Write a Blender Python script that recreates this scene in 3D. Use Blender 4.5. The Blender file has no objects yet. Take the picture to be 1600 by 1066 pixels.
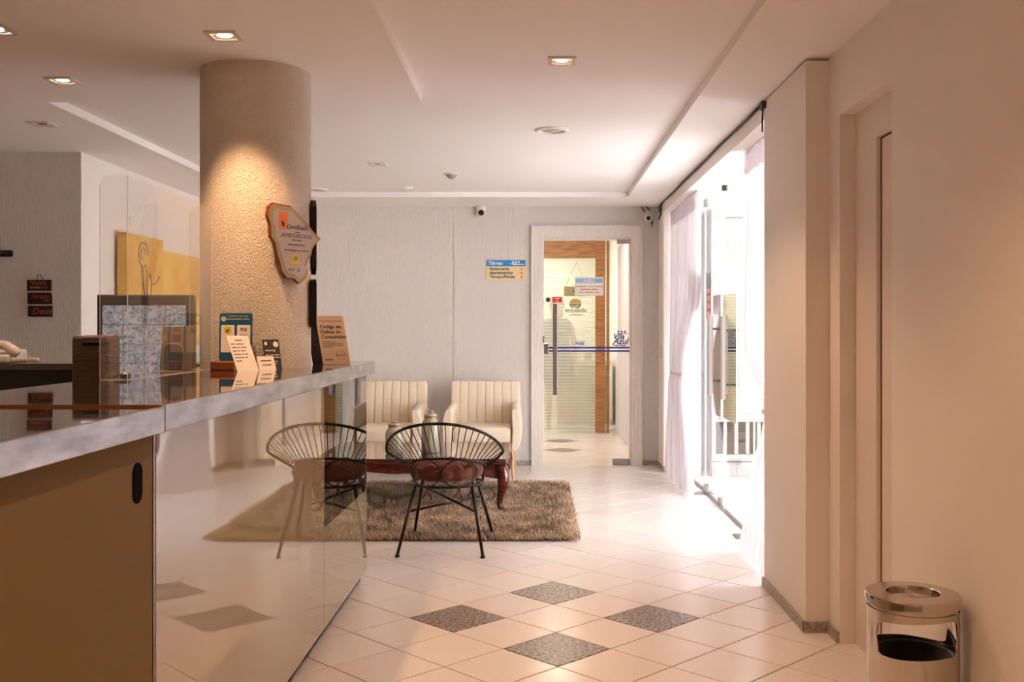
import bpy, bmesh, math, random
from mathutils import Vector, Matrix
random.seed(7)
PI = math.pi
SC = bpy.context.scene
COL = SC.collection

# ------------------------------------------------------------------ camera
F_PX, VX, VY, CAM_H = 1580.0, 838.0, 512.0, 1.30      # from the photo's vanishing point and the square floor tiles
cam = bpy.data.cameras.new('camera'); camo = bpy.data.objects.new('camera', cam); COL.objects.link(camo)
cam.sensor_width = 36; cam.lens = 36 * F_PX / 1600
cam.shift_x = -(VX - 800) / 1600; cam.shift_y = (VY - 533) / 1600
cam.clip_start = 0.05
camo.location = (0, 0, CAM_H); camo.rotation_euler = (PI / 2, 0, 0)
SC.camera = camo

# ------------------------------------------------------------------ world, exposure
SC.view_settings.view_transform = 'Standard'; SC.view_settings.look = 'None'
SC.view_settings.gamma = 1; SC.view_settings.use_curve_mapping = False
SC.view_settings.exposure = 0.68
SKY = 5.4
w = bpy.data.worlds.new('world'); SC.world = w; w.use_nodes = True
bg = w.node_tree.nodes['Background']; bg.inputs[0].default_value = (0.94, 0.97, 1.0, 1); bg.inputs[1].default_value = SKY
SC.cycles.max_bounces = 12; SC.cycles.diffuse_bounces = 6; SC.cycles.glossy_bounces = 5
SC.cycles.transparent_max_bounces = 24; SC.cycles.sample_clamp_indirect = 6.0
WARM = (1.0, 0.585, 0.305)

sun = bpy.data.lights.new('sun', 'SUN'); sun.energy = 58; sun.angle = math.radians(2); sun.color = (1, .99, .98)
suno = bpy.data.objects.new('sun', sun); COL.objects.link(suno)          # high sun over the roof: lights the courtyard, not the lobby
suno.rotation_euler = Vector((.45, 0, -.89)).to_track_quat('-Z', 'Y').to_euler(); suno.location = (0, 6, 12)

def portal(loc, rot, sx, sy):                            # guides sky sampling through a real window opening
    l = bpy.data.lights.new('window_portal', 'AREA'); l.shape = 'RECTANGLE'; l.size = sx; l.size_y = sy
    l.cycles.is_portal = True
    o = bpy.data.objects.new('window_portal', l); COL.objects.link(o); o.location = loc; o.rotation_euler = rot
portal((1.42, 7.12, 1.17), (0, PI / 2, 0), 2.36, 4.06)

# ------------------------------------------------------------------ helpers
def srgb(h):
    h = h.lstrip('#'); v = [int(h[i:i + 2], 16) / 255 for i in (0, 2, 4)]
    return tuple(x / 12.92 if x <= .04045 else ((x + .055) / 1.055) ** 2.4 for x in v) + (1,)

def mat(name, col, rough=.6, metal=0, ior=1.45, coat=0, sheen=0, emit=None, estr=0, spec=.5, trans=0):
    m = bpy.data.materials.new(name); m.use_nodes = True
    b = m.node_tree.nodes['Principled BSDF']
    if isinstance(col, str): col = srgb(col)
    b.inputs['Base Color'].default_value = col; b.inputs['Roughness'].default_value = rough
    b.inputs['Metallic'].default_value = metal; b.inputs['IOR'].default_value = ior
    b.inputs['Coat Weight'].default_value = coat; b.inputs['Coat Roughness'].default_value = .02
    b.inputs['Sheen Weight'].default_value = sheen; b.inputs['Specular IOR Level'].default_value = spec
    b.inputs['Transmission Weight'].default_value = trans
    if emit:
        b.inputs['Emission Color'].default_value = srgb(emit) if isinstance(emit, str) else emit
        b.inputs['Emission Strength'].default_value = estr
    return m

def bsdf(m): return m.node_tree.nodes['Principled BSDF']
def nd(m, t, **kw):
    n = m.node_tree.nodes.new(t)
    for k, v in kw.items(): setattr(n, k, v)
    return n
def lk(m, a, b): m.node_tree.links.new(a, b)

def coords(m, scale=(1, 1, 1), kind='Object'):
    tc = nd(m, 'ShaderNodeTexCoord'); mp = nd(m, 'ShaderNodeMapping'); mp.inputs['Scale'].default_value = scale
    lk(m, tc.outputs[kind], mp.inputs[0]); return mp.outputs[0]

def add_bump(m, scale, dist, strength=1.0, detail=3, vec=(1, 1, 1), ridged=False):
    n = nd(m, 'ShaderNodeTexNoise'); n.inputs['Scale'].default_value = scale; n.inputs['Detail'].default_value = detail
    lk(m, coords(m, vec), n.inputs['Vector'])
    h = n.outputs[0]
    if ridged:
        r = nd(m, 'ShaderNodeMapRange'); r.inputs['From Min'].default_value = .42; r.inputs['From Max'].default_value = .68
        lk(m, h, r.inputs[0]); h = r.outputs[0]
    b = nd(m, 'ShaderNodeBump'); b.inputs['Distance'].default_value = dist; b.inputs['Strength'].default_value = strength
    lk(m, h, b.inputs['Height'])
    prev = bsdf(m).inputs['Normal'].links
    if prev: lk(m, prev[0].from_socket, b.inputs['Normal'])
    lk(m, b.outputs[0], bsdf(m).inputs['Normal']); return m

def add_mottle(m, c1, c2, scale, vec=(1, 1, 1), detail=4, lo=.35, hi=.65, kind='Object'):
    n = nd(m, 'ShaderNodeTexNoise'); n.inputs['Scale'].default_value = scale; n.inputs['Detail'].default_value = detail
    lk(m, coords(m, vec, kind), n.inputs['Vector'])
    r = nd(m, 'ShaderNodeValToRGB')
    r.color_ramp.elements[0].position = lo; r.color_ramp.elements[1].position = hi
    r.color_ramp.elements[0].color = srgb(c1); r.color_ramp.elements[1].color = srgb(c2)
    lk(m, n.outputs[0], r.inputs[0]); lk(m, r.outputs[0], bsdf(m).inputs['Base Color']); return m

def glass(name, tint=(1, 1, 1, 1), ior=1.5, rough=0.0, haze=0.0, hazecol=(1, 1, 1, 1)):
    m = bpy.data.materials.new(name); m.use_nodes = True; nt = m.node_tree; nt.nodes.clear()
    out = nt.nodes.new('ShaderNodeOutputMaterial'); mix = nt.nodes.new('ShaderNodeMixShader')
    tr = nt.nodes.new('ShaderNodeBsdfTransparent'); tr.inputs[0].default_value = tint
    gl = nt.nodes.new('ShaderNodeBsdfGlossy'); gl.inputs['Roughness'].default_value = rough
    fr = nt.nodes.new('ShaderNodeFresnel'); fr.inputs[0].default_value = ior
    ge = nt.nodes.new('ShaderNodeNewGeometry'); mu = nt.nodes.new('ShaderNodeMath'); mu.operation = 'MULTIPLY'
    iv = nt.nodes.new('ShaderNodeMath'); iv.operation = 'SUBTRACT'; iv.inputs[0].default_value = 1
    nt.links.new(ge.outputs['Backfacing'], iv.inputs[1]); nt.links.new(fr.outputs[0], mu.inputs[0]); nt.links.new(iv.outputs[0], mu.inputs[1])
    nt.links.new(mu.outputs[0], mix.inputs[0]); nt.links.new(gl.outputs[0], mix.inputs[2])
    if haze:
        df = nt.nodes.new('ShaderNodeBsdfTranslucent'); df.inputs[0].default_value = hazecol
        d2 = nt.nodes.new('ShaderNodeBsdfDiffuse'); d2.inputs[0].default_value = hazecol
        mm = nt.nodes.new('ShaderNodeMixShader'); mm.inputs[0].default_value = .5
        nt.links.new(df.outputs[0], mm.inputs[1]); nt.links.new(d2.outputs[0], mm.inputs[2])
        mh = nt.nodes.new('ShaderNodeMixShader'); mh.inputs[0].default_value = haze; mh.name = 'haze'
        nt.links.new(tr.outputs[0], mh.inputs[1]); nt.links.new(mm.outputs[0], mh.inputs[2])
        nt.links.new(mh.outputs[0], mix.inputs[1])
    else:
        nt.links.new(tr.outputs[0], mix.inputs[1])
    nt.links.new(mix.outputs[0], out.inputs[0]); return m

class G:
    """collects vertices and faces of ONE part"""
    def __init__(s): s.v = []; s.f = []
    def add(s, v, f):
        o = len(s.v); s.v += [Vector(p) for p in v]; s.f += [tuple(i + o for i in q) for q in f]; return s
    def box(s, x0, x1, y0, y1, z0, z1):
        return s.add([(x0, y0, z0), (x1, y0, z0), (x1, y1, z0), (x0, y1, z0), (x0, y0, z1), (x1, y0, z1), (x1, y1, z1), (x0, y1, z1)],
                     [(0, 3, 2, 1), (4, 5, 6, 7), (0, 1, 5, 4), (1, 2, 6, 5), (2, 3, 7, 6), (3, 0, 4, 7)])
    def rbox(s, x0, x1, y0, y1, z0, z1, r=.01, seg=3):
        bm = bmesh.new(); bmesh.ops.create_cube(bm, size=1)
        for q in bm.verts: q.co = Vector(((x0 + x1) / 2 + q.co.x * (x1 - x0), (y0 + y1) / 2 + q.co.y * (y1 - y0), (z0 + z1) / 2 + q.co.z * (z1 - z0)))
        bmesh.ops.bevel(bm, geom=bm.edges[:], offset=r, segments=seg, profile=.5, affect='EDGES', clamp_overlap=True)
        return s.bm(bm)
    def bm(s, bm):
        bm.verts.index_update(); s.add([q.co.copy() for q in bm.verts], [tuple(q.index for q in f.verts) for f in bm.faces]); bm.free(); return s
    def prism(s, pts, fr, z0, z1):
        n = len(pts); a = sum(pts[i][0] * pts[(i + 1) % n][1] - pts[(i + 1) % n][0] * pts[i][1] for i in range(n))
        if a < 0: pts = pts[::-1]
        v = [fr @ Vector((p[0], p[1], z0)) for p in pts] + [fr @ Vector((p[0], p[1], z1)) for p in pts]
        f = [tuple(range(n - 1, -1, -1)), tuple(range(n, 2 * n))] + [(i, (i + 1) % n, (i + 1) % n + n, i + n) for i in range(n)]
        return s.add(v, f)
    def flat(s, pts, fr, z=0):
        n = len(pts); a = sum(pts[i][0] * pts[(i + 1) % n][1] - pts[(i + 1) % n][0] * pts[i][1] for i in range(n))
        if a < 0: pts = pts[::-1]
        return s.add([fr @ Vector((p[0], p[1], z)) for p in pts], [tuple(range(n))])
    def tube(s, path, r, seg=8, closed=False, caps=True):
        path = [Vector(p) for p in path]; n = len(path); rs = r if isinstance(r, (list, tuple)) else [r] * n
        rings = []; ref = None
        for i, p in enumerate(path):
            a = path[(i - 1) % n] if (closed or i > 0) else p; b = path[(i + 1) % n] if (closed or i < n - 1) else p
            t = (b - a).normalized()
            if ref is None:
                ref = Vector((0, 0, 1)) if abs(t.z) < .9 else Vector((1, 0, 0))
            u = (ref - t * ref.dot(t)).normalized(); ref = u; w_ = t.cross(u)
            rings.append([p + (u * math.cos(2 * PI * k / seg) + w_ * math.sin(2 * PI * k / seg)) * rs[i] for k in range(seg)])
        v = [q for R in rings for q in R]; f = []
        for i in range(n if closed else n - 1):
            j = (i + 1) % n
            for k in range(seg):
                f.append((i * seg + k, i * seg + (k + 1) % seg, j * seg + (k + 1) % seg, j * seg + k))
        if caps and not closed:
            f.append(tuple(range(seg - 1, -1, -1))); f.append(tuple((n - 1) * seg + k for k in range(seg)))
        return s.add(v, f)
    def lathe(s, prof, c=(0, 0, 0), seg=32, caps=True):
        v = []; f = []; n = len(prof)
        for r, z in prof:
            for k in range(seg): v.append((c[0] + r * math.cos(2 * PI * k / seg), c[1] + r * math.sin(2 * PI * k / seg), c[2] + z))
        for i in range(n - 1):
            for k in range(seg): f.append((i * seg + k, i * seg + (k + 1) % seg, (i + 1) * seg + (k + 1) % seg, (i + 1) * seg + k))
        if caps:
            if prof[0][0] > 1e-6: f.append(tuple(range(seg - 1, -1, -1)))
            if prof[-1][0] > 1e-6: f.append(tuple((n - 1) * seg + k for k in range(seg)))
        return s.add(v, f)
    def ball(s, c, r, seg=12, sc=(1, 1, 1)):
        bm = bmesh.new(); bmesh.ops.create_uvsphere(bm, u_segments=seg, v_segments=seg // 2 + 1, radius=r)
        for q in bm.verts: q.co = Vector((q.co.x * sc[0], q.co.y * sc[1], q.co.z * sc[2])) + Vector(c)
        return s.bm(bm)
    def grid(s, fn, nu, nv, thick=None):
        v = [fn(i / nu, j / nv) for j in range(nv + 1) for i in range(nu + 1)]
        f = [(j * (nu + 1) + i, j * (nu + 1) + i + 1, (j + 1) * (nu + 1) + i + 1, (j + 1) * (nu + 1) + i) for j in range(nv) for i in range(nu)]
        return s.add(v, f)
    def xf(s, M): s.v = [M @ p for p in s.v]; return s

def frame(o, x, y):
    x = Vector(x).normalized(); y = Vector(y); y = (y - x * x.dot(y)).normalized(); z = x.cross(y)
    M = Matrix((x, y, z)).transposed().to_4x4(); M.translation = Vector(o); return M
def FC(x, y, z): return frame((x, y, z), (1, 0, 0), (0, 0, 1))       # a face that looks back towards -Y
def rrect(w_, h_, r, cx=0, cy=0, n=5):
    p = []
    for (sx, sy, a0) in ((1, 1, 0), (-1, 1, 90), (-1, -1, 180), (1, -1, 270)):
        for k in range(n + 1):
            a = math.radians(a0 + 90 * k / n); p.append((cx + sx * (w_ / 2 - r) + r * math.cos(a), cy + sy * (h_ / 2 - r) + r * math.sin(a)))
    return p
def rect(x0, x1, y0, y1): return [(x0, y0), (x1, y0), (x1, y1), (x0, y1)]
def circ(cx, cy, r, n=20, ry=None): return [(cx + r * math.cos(2 * PI * k / n), cy + (ry or r) * math.sin(2 * PI * k / n)) for k in range(n)]

ROOTM = {}
def rootm(o):
    while o.parent is not None: o = o.parent
    return ROOTM.get(o.name, Matrix.Identity(4))

def mk(name, g, m, parent=None, smooth=False, world=True, shade_angle=None):
    me = bpy.data.meshes.new(name)
    v = g.v
    if parent is not None and world:
        iv = rootm(parent).inverted(); v = [iv @ p for p in v]
    me.from_pydata([tuple(p) for p in v], [], g.f); me.update()
    if m: me.materials.append(m)
    if smooth:
        me.polygons.foreach_set('use_smooth', [True] * len(me.polygons))
        if shade_angle: me.set_sharp_from_angle(angle=math.radians(shade_angle))
    o = bpy.data.objects.new(name, me); COL.objects.link(o)
    if parent is not None: o.parent = parent
    return o
def tag(o, label=None, cat=None, group=None, kind=None):
    if label: o['label'] = label
    if cat: o['category'] = cat
    if group: o['group'] = group
    if kind: o['kind'] = kind
    return o
def thing(name, loc, label, cat, group=None, rz=0):
    o = bpy.data.objects.new(name, None); COL.objects.link(o); o.location = loc; o.rotation_euler = (0, 0, rz)
    o.empty_display_size = .1
    ROOTM[o.name] = Matrix.Translation(loc) @ Matrix.Rotation(rz, 4, 'Z')
    return tag(o, label, cat, group)
def struct(name, g, m, parent=None, label=None, smooth=False):
    o = mk(name, g, m, parent, smooth=smooth)
    if parent is None: o['kind'] = 'structure'
    if label: o['label'] = label
    return o

FONT = None
def text_g(g, s, size, fr, align='LEFT', shear=0.0, bold=0.0, xs=1.0, z=0.0):
    if s.startswith('~'):                                # print too small to read in the photo: rows of word-like bars
        ws = [int(q) for q in s[1:].split()]; cwid = size * .55; tot = (sum(ws) + len(ws) - 1) * cwid * xs
        x = -tot / 2 if align == 'CENTER' else 0
        for q in ws:
            g.flat(rect(x, x + q * cwid * xs, size * .12, size * .5), fr, z); x += (q + 1) * cwid * xs
        return g
    cu = bpy.data.curves.new('t', 'FONT'); cu.body = s; cu.size = size; cu.align_x = align; cu.shear = shear; cu.offset = bold
    cu.resolution_u = 2; cu.fill_mode = 'FRONT'
    o = bpy.data.objects.new('t', cu)
    me = bpy.data.meshes.new_from_object(o)
    g.add([fr @ Vector((p.co.x * xs, p.co.y, z)) for p in me.vertices], [tuple(q.vertices) for q in me.polygons])
    bpy.data.objects.remove(o); bpy.data.curves.remove(cu); bpy.data.meshes.remove(me)
    return g

def copy_tree(o, parent=None):
    c = o.copy(); COL.objects.link(c); c.parent = parent
    for ch in list(o.children): copy_tree(ch, c)
    return c

# ------------------------------------------------------------------ materials
M = {}
M['wall'] = add_bump(mat('plain_wall_paint', '#f2eae4', .7, spec=.3), 220, .0006)
M['ceil'] = add_bump(mat('ceiling_paint', '#f8f3f1', .8, spec=.2), 150, .0005)
st = mat('grafiato_plaster', '#f3ece6', .75, spec=.25)
add_bump(st, 34, .0042, .9, 4, (8, 8, .5), True); M['stucco'] = st
cs = mat('column_plaster', '#ecdfd0', .7, spec=.3)
add_bump(cs, 205, .0045, 1.0, 3, (1.15, 1.15, .6), True); M['colplaster'] = cs
M['white_paint'] = add_bump(mat('white_gloss_paint', '#eee6df', .45), 90, .0006)
M['doorpaint'] = mat('door_paint', '#e6d9d0', .5)
M['groove'] = mat('dark_joint', '#3a2d25', .8)
tl = mat('tile_porcelain', '#e8dcd8', .22, ior=1.5)
n = nd(tl, 'ShaderNodeTexNoise'); n.inputs['Scale'].default_value = 260; n.inputs['Detail'].default_value = 2
lk(tl, coords(tl), n.inputs['Vector'])
r = nd(tl, 'ShaderNodeValToRGB'); r.color_ramp.elements[0].position = .3; r.color_ramp.elements[1].position = .62
r.color_ramp.elements[0].color = srgb('#d9ccc7'); r.color_ramp.elements[1].color = srgb('#f3edeb')
oi = nd(tl, 'ShaderNodeObjectInfo'); mr = nd(tl, 'ShaderNodeMapRange'); mr.inputs['To Min'].default_value = .94; mr.inputs['To Max'].default_value = 1.0
lk(tl, oi.outputs['Random'], mr.inputs[0]); vm = nd(tl, 'ShaderNodeVectorMath', operation='SCALE')
lk(tl, n.outputs[0], r.inputs[0]); lk(tl, r.outputs[0], vm.inputs[0]); lk(tl, mr.outputs[0], vm.inputs['Scale']); lk(tl, vm.outputs[0], bsdf(tl).inputs['Base Color'])
M['tile'] = tl
dt = mat('granite_tile', '#77706c', .3)
add_mottle(dt, '#443c38', '#b0a49c', 62, lo=.38, hi=.62); M['dtile'] = dt
M['grout'] = mat('grout', '#4a3628', .9)
M['gbase'] = add_mottle(mat('granite_baseboard', '#a29a90', .4), '#857c73', '#b8afa5', 60)
gr = mat('black_granite', '#2a211c', .035, ior=1.75, coat=.6)
add_mottle(gr, '#1c1613', '#3d312a', 180); M['granite'] = gr
M['steel'] = add_bump(mat('stainless_steel', '#aaa4a6', .26, 1), 5, .006, .6, 3, (1, 1, 3))
add_mottle(M['steel'], '#8d8789', '#c6c1c3', 7, (1, 1, 4), lo=.3, hi=.7)
M['steel2'] = mat('polished_steel', '#c9c0b8', .14, 1)
M['patch'] = mat('satin_fitting', '#8f8a88', .35, 1)
M['chrome'] = mat('brushed_metal', '#8c8584', .3, 1)
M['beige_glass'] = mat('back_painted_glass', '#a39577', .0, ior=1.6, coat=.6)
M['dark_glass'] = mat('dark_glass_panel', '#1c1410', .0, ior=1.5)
M['laminate'] = add_bump(mat('beige_laminate', '#7e6a48', .7, spec=.15), 300, .0003)
M['blackwood'] = mat('black_laminate', '#0d0a09', .4)
M['black'] = mat('black_plastic', '#0b0a0a', .35)
M['glass'] = glass('clear_glass', (.97, .985, .98, 1), 1.5)
M['acrylic'] = glass('clear_acrylic', (.97, .97, .96, 1), 1.5, haze=.05)
M['aedge'] = glass('acrylic_edge', (.95, .93, .9, 1), 1.5, haze=.55)
M['gedge'] = mat('green_glass_edge', '#a9b7b2', .2)
M['cream'] = add_bump(mat('cream_fabric', '#e9d8c0', .85, sheen=.2, spec=.2), 500, .0006)
M['oak'] = mat('pale_wood', '#c19a6b', .5)
mh = mat('mahogany', '#4a1410', .16, coat=.5); add_mottle(mh, '#32100c', '#5c1e15', 12, (1, 6, 6)); M['mahogany'] = mh
M['iron'] = mat('dark_iron', '#2c221f', .4, .6)
M['velvet'] = mat('brown_velvet', '#5c3022', .9, sheen=.15, spec=.2)
M['sheer'] = None
sh = bpy.data.materials.new('sheer_curtain'); sh.use_nodes = True; nt = sh.node_tree; nt.nodes.clear()
o_ = nt.nodes.new('ShaderNodeOutputMaterial'); a = nt.nodes.new('ShaderNodeBsdfTranslucent'); b = nt.nodes.new('ShaderNodeBsdfDiffuse'); t_ = nt.nodes.new('ShaderNodeBsdfTransparent')
for q in (a, b): q.inputs[0].default_value = srgb('#e2dade')
m1 = nt.nodes.new('ShaderNodeMixShader'); m1.inputs[0].default_value = .78; m2 = nt.nodes.new('ShaderNodeMixShader'); m2.inputs[0].default_value = .22
nt.links.new(a.outputs[0], m1.inputs[1]); nt.links.new(b.outputs[0], m1.inputs[2]); nt.links.new(m1.outputs[0], m2.inputs[1]); nt.links.new(t_.outputs[0], m2.inputs[2]); nt.links.new(m2.outputs[0], o_.inputs[0])
M['sheer'] = sh
M['paper'] = mat('paper', '#f2e8dc', .7); M['ink'] = mat('black_ink', '#2a2522', .7); M['inkblue'] = mat('navy_vinyl', '#2b3a8c', .5)
M['inkgrey'] = mat('grey_ink', '#7d7470', .7)
M['white'] = mat('white_plastic', '#eeeae6', .4)
M['gatepaint'] = mat('gate_grey_paint', '#a19c9d', .6)
M['plaster_out'] = mat('courtyard_white', '#e6e2e2', .8)

# ------------------------------------------------------------------ measured room (metres, camera at x=0 y=0, +Y into the picture)
HC, HT = 2.44, 2.485               # lowered ceiling band, raised tray
YB = 9.55                          # back wall
XR, XP, XG = 1.25, 1.15, 1.33      # right wall, pilaster face, glass front
XL, YGW = -2.957, 6.57             # white wall at left, grey wall behind the desk
Y0, XF = -3.5, -5.2                # unseen ends of the lobby

# floor and its tiles
floor = struct('floor', G().box(XF, XG + .02, Y0, YB + .0, -.12, -.004), M['grout'])
D = .4358; TX, TY = .083, 4.53
def clip(poly, x0, x1, y0, y1):
    for ax, lim, sg in ((0, x0, 1), (0, x1, -1), (1, y0, 1), (1, y1, -1)):
        out = []
        for i in range(len(poly)):
            p, q = poly[i], poly[(i + 1) % len(poly)]
            dp, dq = sg * (p[ax] - lim), sg * (q[ax] - lim)
            if dp >= 0: out.append(p)
            if dp * dq < 0:
                t = dp / (dp - dq); out.append((p[0] + (q[0] - p[0]) * t, p[1] + (q[1] - p[1]) * t))
        poly = out
        if len(poly) < 3: return []
    return poly
def tile_poly(h): return [(0, -h), (h, 0), (0, h), (-h, 0)]
def tile_mesh(poly, name):
    n = len(poly); cx = sum(p[0] for p in poly) / n; cy = sum(p[1] for p in poly) / n
    def ins(k): return [(cx + (p[0] - cx) * k, cy + (p[1] - cy) * k) for p in poly]
    g = G(); a = poly; b = ins(.988)
    g.add([(p[0], p[1], -.006) for p in a] + [(p[0], p[1], -.0012) for p in a] + [(p[0], p[1], 0) for p in b],
          [tuple(range(2 * n, 3 * n))] + [(i, (i + 1) % n, n + (i + 1) % n, n + i) for i in range(n)] + [(n + i, n + (i + 1) % n, 2 * n + (i + 1) % n, 2 * n + i) for i in range(n)])
    return g
def lay_tiles(parent, bounds, x0, y0, visible, dark, cap=300):
    hh = D / 2 - .0036
    shared = {}; rest = G(); cnt = 0
    cand = []
    for i in range(-60, 61):
        for j in range(-60, 61):
            cx, cy = x0 + (i + j) * D / 2, y0 + (i - j) * D / 2
            P = clip([(p[0] + cx, p[1] + cy) for p in tile_poly(hh)], *bounds)
            if not P: continue
            ar = .5 * abs(sum(P[k][0] * P[(k + 1) % len(P)][1] - P[(k + 1) % len(P)][0] * P[k][1] for k in range(len(P))))
            if ar < .004: continue
            cand.append((cx, cy, P, ar))
    vis = sorted([c for c in cand if visible(c[0], c[1])], key=lambda c: c[1])[:cap]
    vs = set((round(c[0], 3), round(c[1], 3)) for c in vis)
    full = 2 * hh * hh
    for cx, cy, P, ar in cand:
        isd = any(abs(cx - dx) < .02 and abs(cy - dy) < .02 for dx, dy in dark)
        if (round(cx, 3), round(cy, 3)) in vs:
            mt = M['dtile'] if isd else M['tile']
            if abs(ar - full) < 1e-4:
                key = isd
                if key not in shared:
                    o = mk('tile', tile_mesh(tile_poly(hh), 'tile'), mt, parent, world=False); shared[key] = o.data
                else:
                    o = bpy.data.objects.new('tile', shared[key]); COL.objects.link(o); o.parent = parent
            else:
                o = mk('tile', tile_mesh([(p[0] - cx, p[1] - cy) for p in P], 'tile'), mt, parent, world=False)
            o.location = (cx, cy, 0)
        else:
            q = tile_mesh(P, 'r'); rest.add(q.v, q.f)
    if rest.v:
        o = mk('tile_field', rest, M['tile'], parent); o['kind'] = 'stuff'
lay_tiles(floor, (XF, XG, Y0, YB), TX, TY,
          lambda x, y: 2.9 < y and -1.25 < x < 1.5 and (x > -.9 or y > 5.0),
          [(TX, TY + D), (TX, TY - D), (TX - D, TY), (TX + D, TY)])

# ceiling: raised tray inside a lowered band
c = G()
c.box(XF, XP - .012, Y0, YB, HT, HT + .15)
c.box(.80, XP - .012, Y0, YB, HC, HT)                          # right band
c.box(XL, .80, 8.83, YB, HC, HT)                               # back band
c.box(XF, -.58, Y0, 5.12, HC, HT)                              # soffit over the reception
c.box(XF, -2.47, 5.12, 8.83, HC, HT)                          # left band
c.box(XP - .012, XR + .2, Y0, YB, HC + .012, HT + .15)
struct('ceiling', c, M['ceil'])

# walls
wb = G()
DX0, DX1, DZ = .06, .894, 2.146                                 # doorway in the back wall
wb.box(XL - .15, -.78, YB, YB + .15, -.1, HT); wb.box(-.78, DX0, YB - .006, YB + .15, -.1, HT); wb.box(DX1, XP + .3, YB - .006, YB + .15, -.1, HT); wb.box(DX0, DX1, YB - .006, YB + .15, DZ, HT)
struct('wall_back', wb, M['stucco'])
struct('wall_left', G().box(XL - .15, XL, YGW, YB, -.1, HC), M['wall'])
struct('wall_reception', G().box(XF, XL - .0005, YGW - .002, YGW + .15, -.1, HC), M['stucco'])
struct('wall_far_left', G().box(XF - .15, XF, Y0, YGW, -.1, HC), M['wall'])
struct('wall_front', G().box(XF, XR + .2, Y0 - .15, Y0, -.1, HC), M['wall'])
RD0, RD1, RDH = 3.556, 4.167, 2.177                             # recess of the side door
wr = G()
wr.box(XR, XR + .22, Y0, RD0 - .22, -.1, HC + .02); wr.box(XR, XR + .22, RD0 - .22, RD0, RDH, HC + .02)
wr.box(XR, XR + .22, RD0, RD1, RDH, HC + .02); wr.box(XR, XR + .22, RD1, 4.32, -.1, HC + .02)
wr2 = G().box(XR, XR + .22, RD0 - .22, RD0, -.1, RDH)
wr.add(wr2.v, wr2.f)
struct('wall_right', wr, M['wall'])
pl = G().box(XP, XR + .22, 4.315, 5.10, -.1, HC - .001)
struct('wall_pilaster', pl, M['wall'])
be = G().box(XP, XR + .24, 5.10, 9.14, 2.346, HC - .012)
struct('trim_1', be, M['white_paint'], label='white beam over the glass front')
pf = G().box(XP, XR + .24, 9.14, YB, -.1, HC - .001)
struct('wall_corner', pf, M['wall'])

# baseboards
bh = .045
struct('baseboard_back', G().box(XL, -.04, YB - .02, YB, 0, bh).box(.99, XP, YB - .02, YB, 0, bh), M['gbase'])
struct('baseboard_right', G().box(XP - .013, XP, 4.30, 5.10, 0, bh).box(XP - .013, XR, 4.302, 4.315, 0, bh).box(XR - .013, XR, RD1, 4.302, 0, bh).box(XR - .013, XR, Y0, RD0, 0, bh), M['gbase'])
struct('baseboard_corner', G().box(XP - .013, XP, 9.14, YB - .02, 0, bh).box(XP - .013, XG - .03, 9.127, 9.14, 0, bh), M['gbase'])
struct('baseboard_left', G().box(XL, XL + .013, YGW, YB - .02, 0, bh), M['gbase'])

# side door in its recess (right wall)
d2 = G().box(XR + .063, XR + .11, RD0 - .0, RD1, 0, RDH)
door2 = struct('door_2', G().box(XR + .082, XR + .12, RD0 - .0, 3.90, .008, 2.03), M['doorpaint'], label='pale painted side door in a recess of the right wall')
mk('joint', G().box(XR + .080, XR + .10, 3.8995, 3.9055, .008, 2.034).box(XR + .080, XR + .10, RD0, 3.9, 2.0295, 2.0355), M['groove'], door2)
mk('door_frame', G().box(XR + .063, XR + .13, 3.905, RD1, 0, RDH).box(XR + .063, XR + .13, RD0, 3.905, 2.035, RDH), M['doorpaint'], door2)

# ------------------------------------------------------------------ reception counter
CX0, CX1, CY0, CY1, CT = -1.50, -.839, 2.285, 5.25, 1.124
TH = .061
ct = thing('reception_counter', (-1.17, 3.77, 0), 'long reception counter with steel edge, dark granite top and beige glass front', 'counter')
CCX, CCY, CH = -1.255, 4.53, .2415
def round_hole(g, z0, z1, xa, xb, ya, yb):
    I = Matrix.Identity(4); y0, y1 = CCY - .25, CCY + .25
    g.box(xa, xb, ya, y0, z0, z1).box(xa, xb, y1, yb, z0, z1)
    arc = [(CCX + CH * math.cos(t), CCY + CH * math.sin(t)) for t in [PI / 2 - PI * k / 24 for k in range(25)]]
    g.prism([(CCX, y0), (xb, y0), (xb, y1), (CCX, y1)] + arc, I, z0, z1)
    if xa < CCX - CH:
        arc = [(CCX + CH * math.cos(t), CCY + CH * math.sin(t)) for t in [-PI / 2 - PI * k / 24 for k in range(25)]]
        g.prism([(CCX, y1), (xa, y1), (xa, y0), (CCX, y0)] + arc, I, z0, z1)
    return g
mk('countertop', round_hole(G(), CT - .03, CT, CX0, CX1 - .012, CY0, CY1 - .012), M['granite'], ct)
mk('steel_edge', G().rbox(CX1 - .012, CX1, CY0 + .002, CY1, CT - TH, CT + .001, .003, 2).rbox(CX0, CX1 - .012, CY1 - .012, CY1, CT - TH, CT + .001, .003, 2), M['steel'], ct)
mk('seam_strip', G().box(CX0, CX1 - .012, CY0 - .0025, CY0, CT - .03, CT + .0012), mat('seam_warm_reflection', '#a8703e', .35, 1), ct)  # steel trim; the warm light it reflects is painted in as orange
GX = -.878
mk('body', G().box(CX0 + .06, GX - .06, 2.352, 4.28, .07, CT - .032).box(CX0 + .06, GX - .06, 4.78, 5.19, .07, CT - .032).box(-1.008, GX - .06, 4.28, 4.78, .07, CT - .032), M['blackwood'], ct)
PS = 4.19     # joint of the two glass panels
PS = -GX * F_PX / (VX - 507)
mk('front_panel', G().rbox(GX - .012, GX, 2.335, PS - .002, .05, CT - TH - .002, .0015, 1), M['beige_glass'], ct)
fp2 = G()
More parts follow.
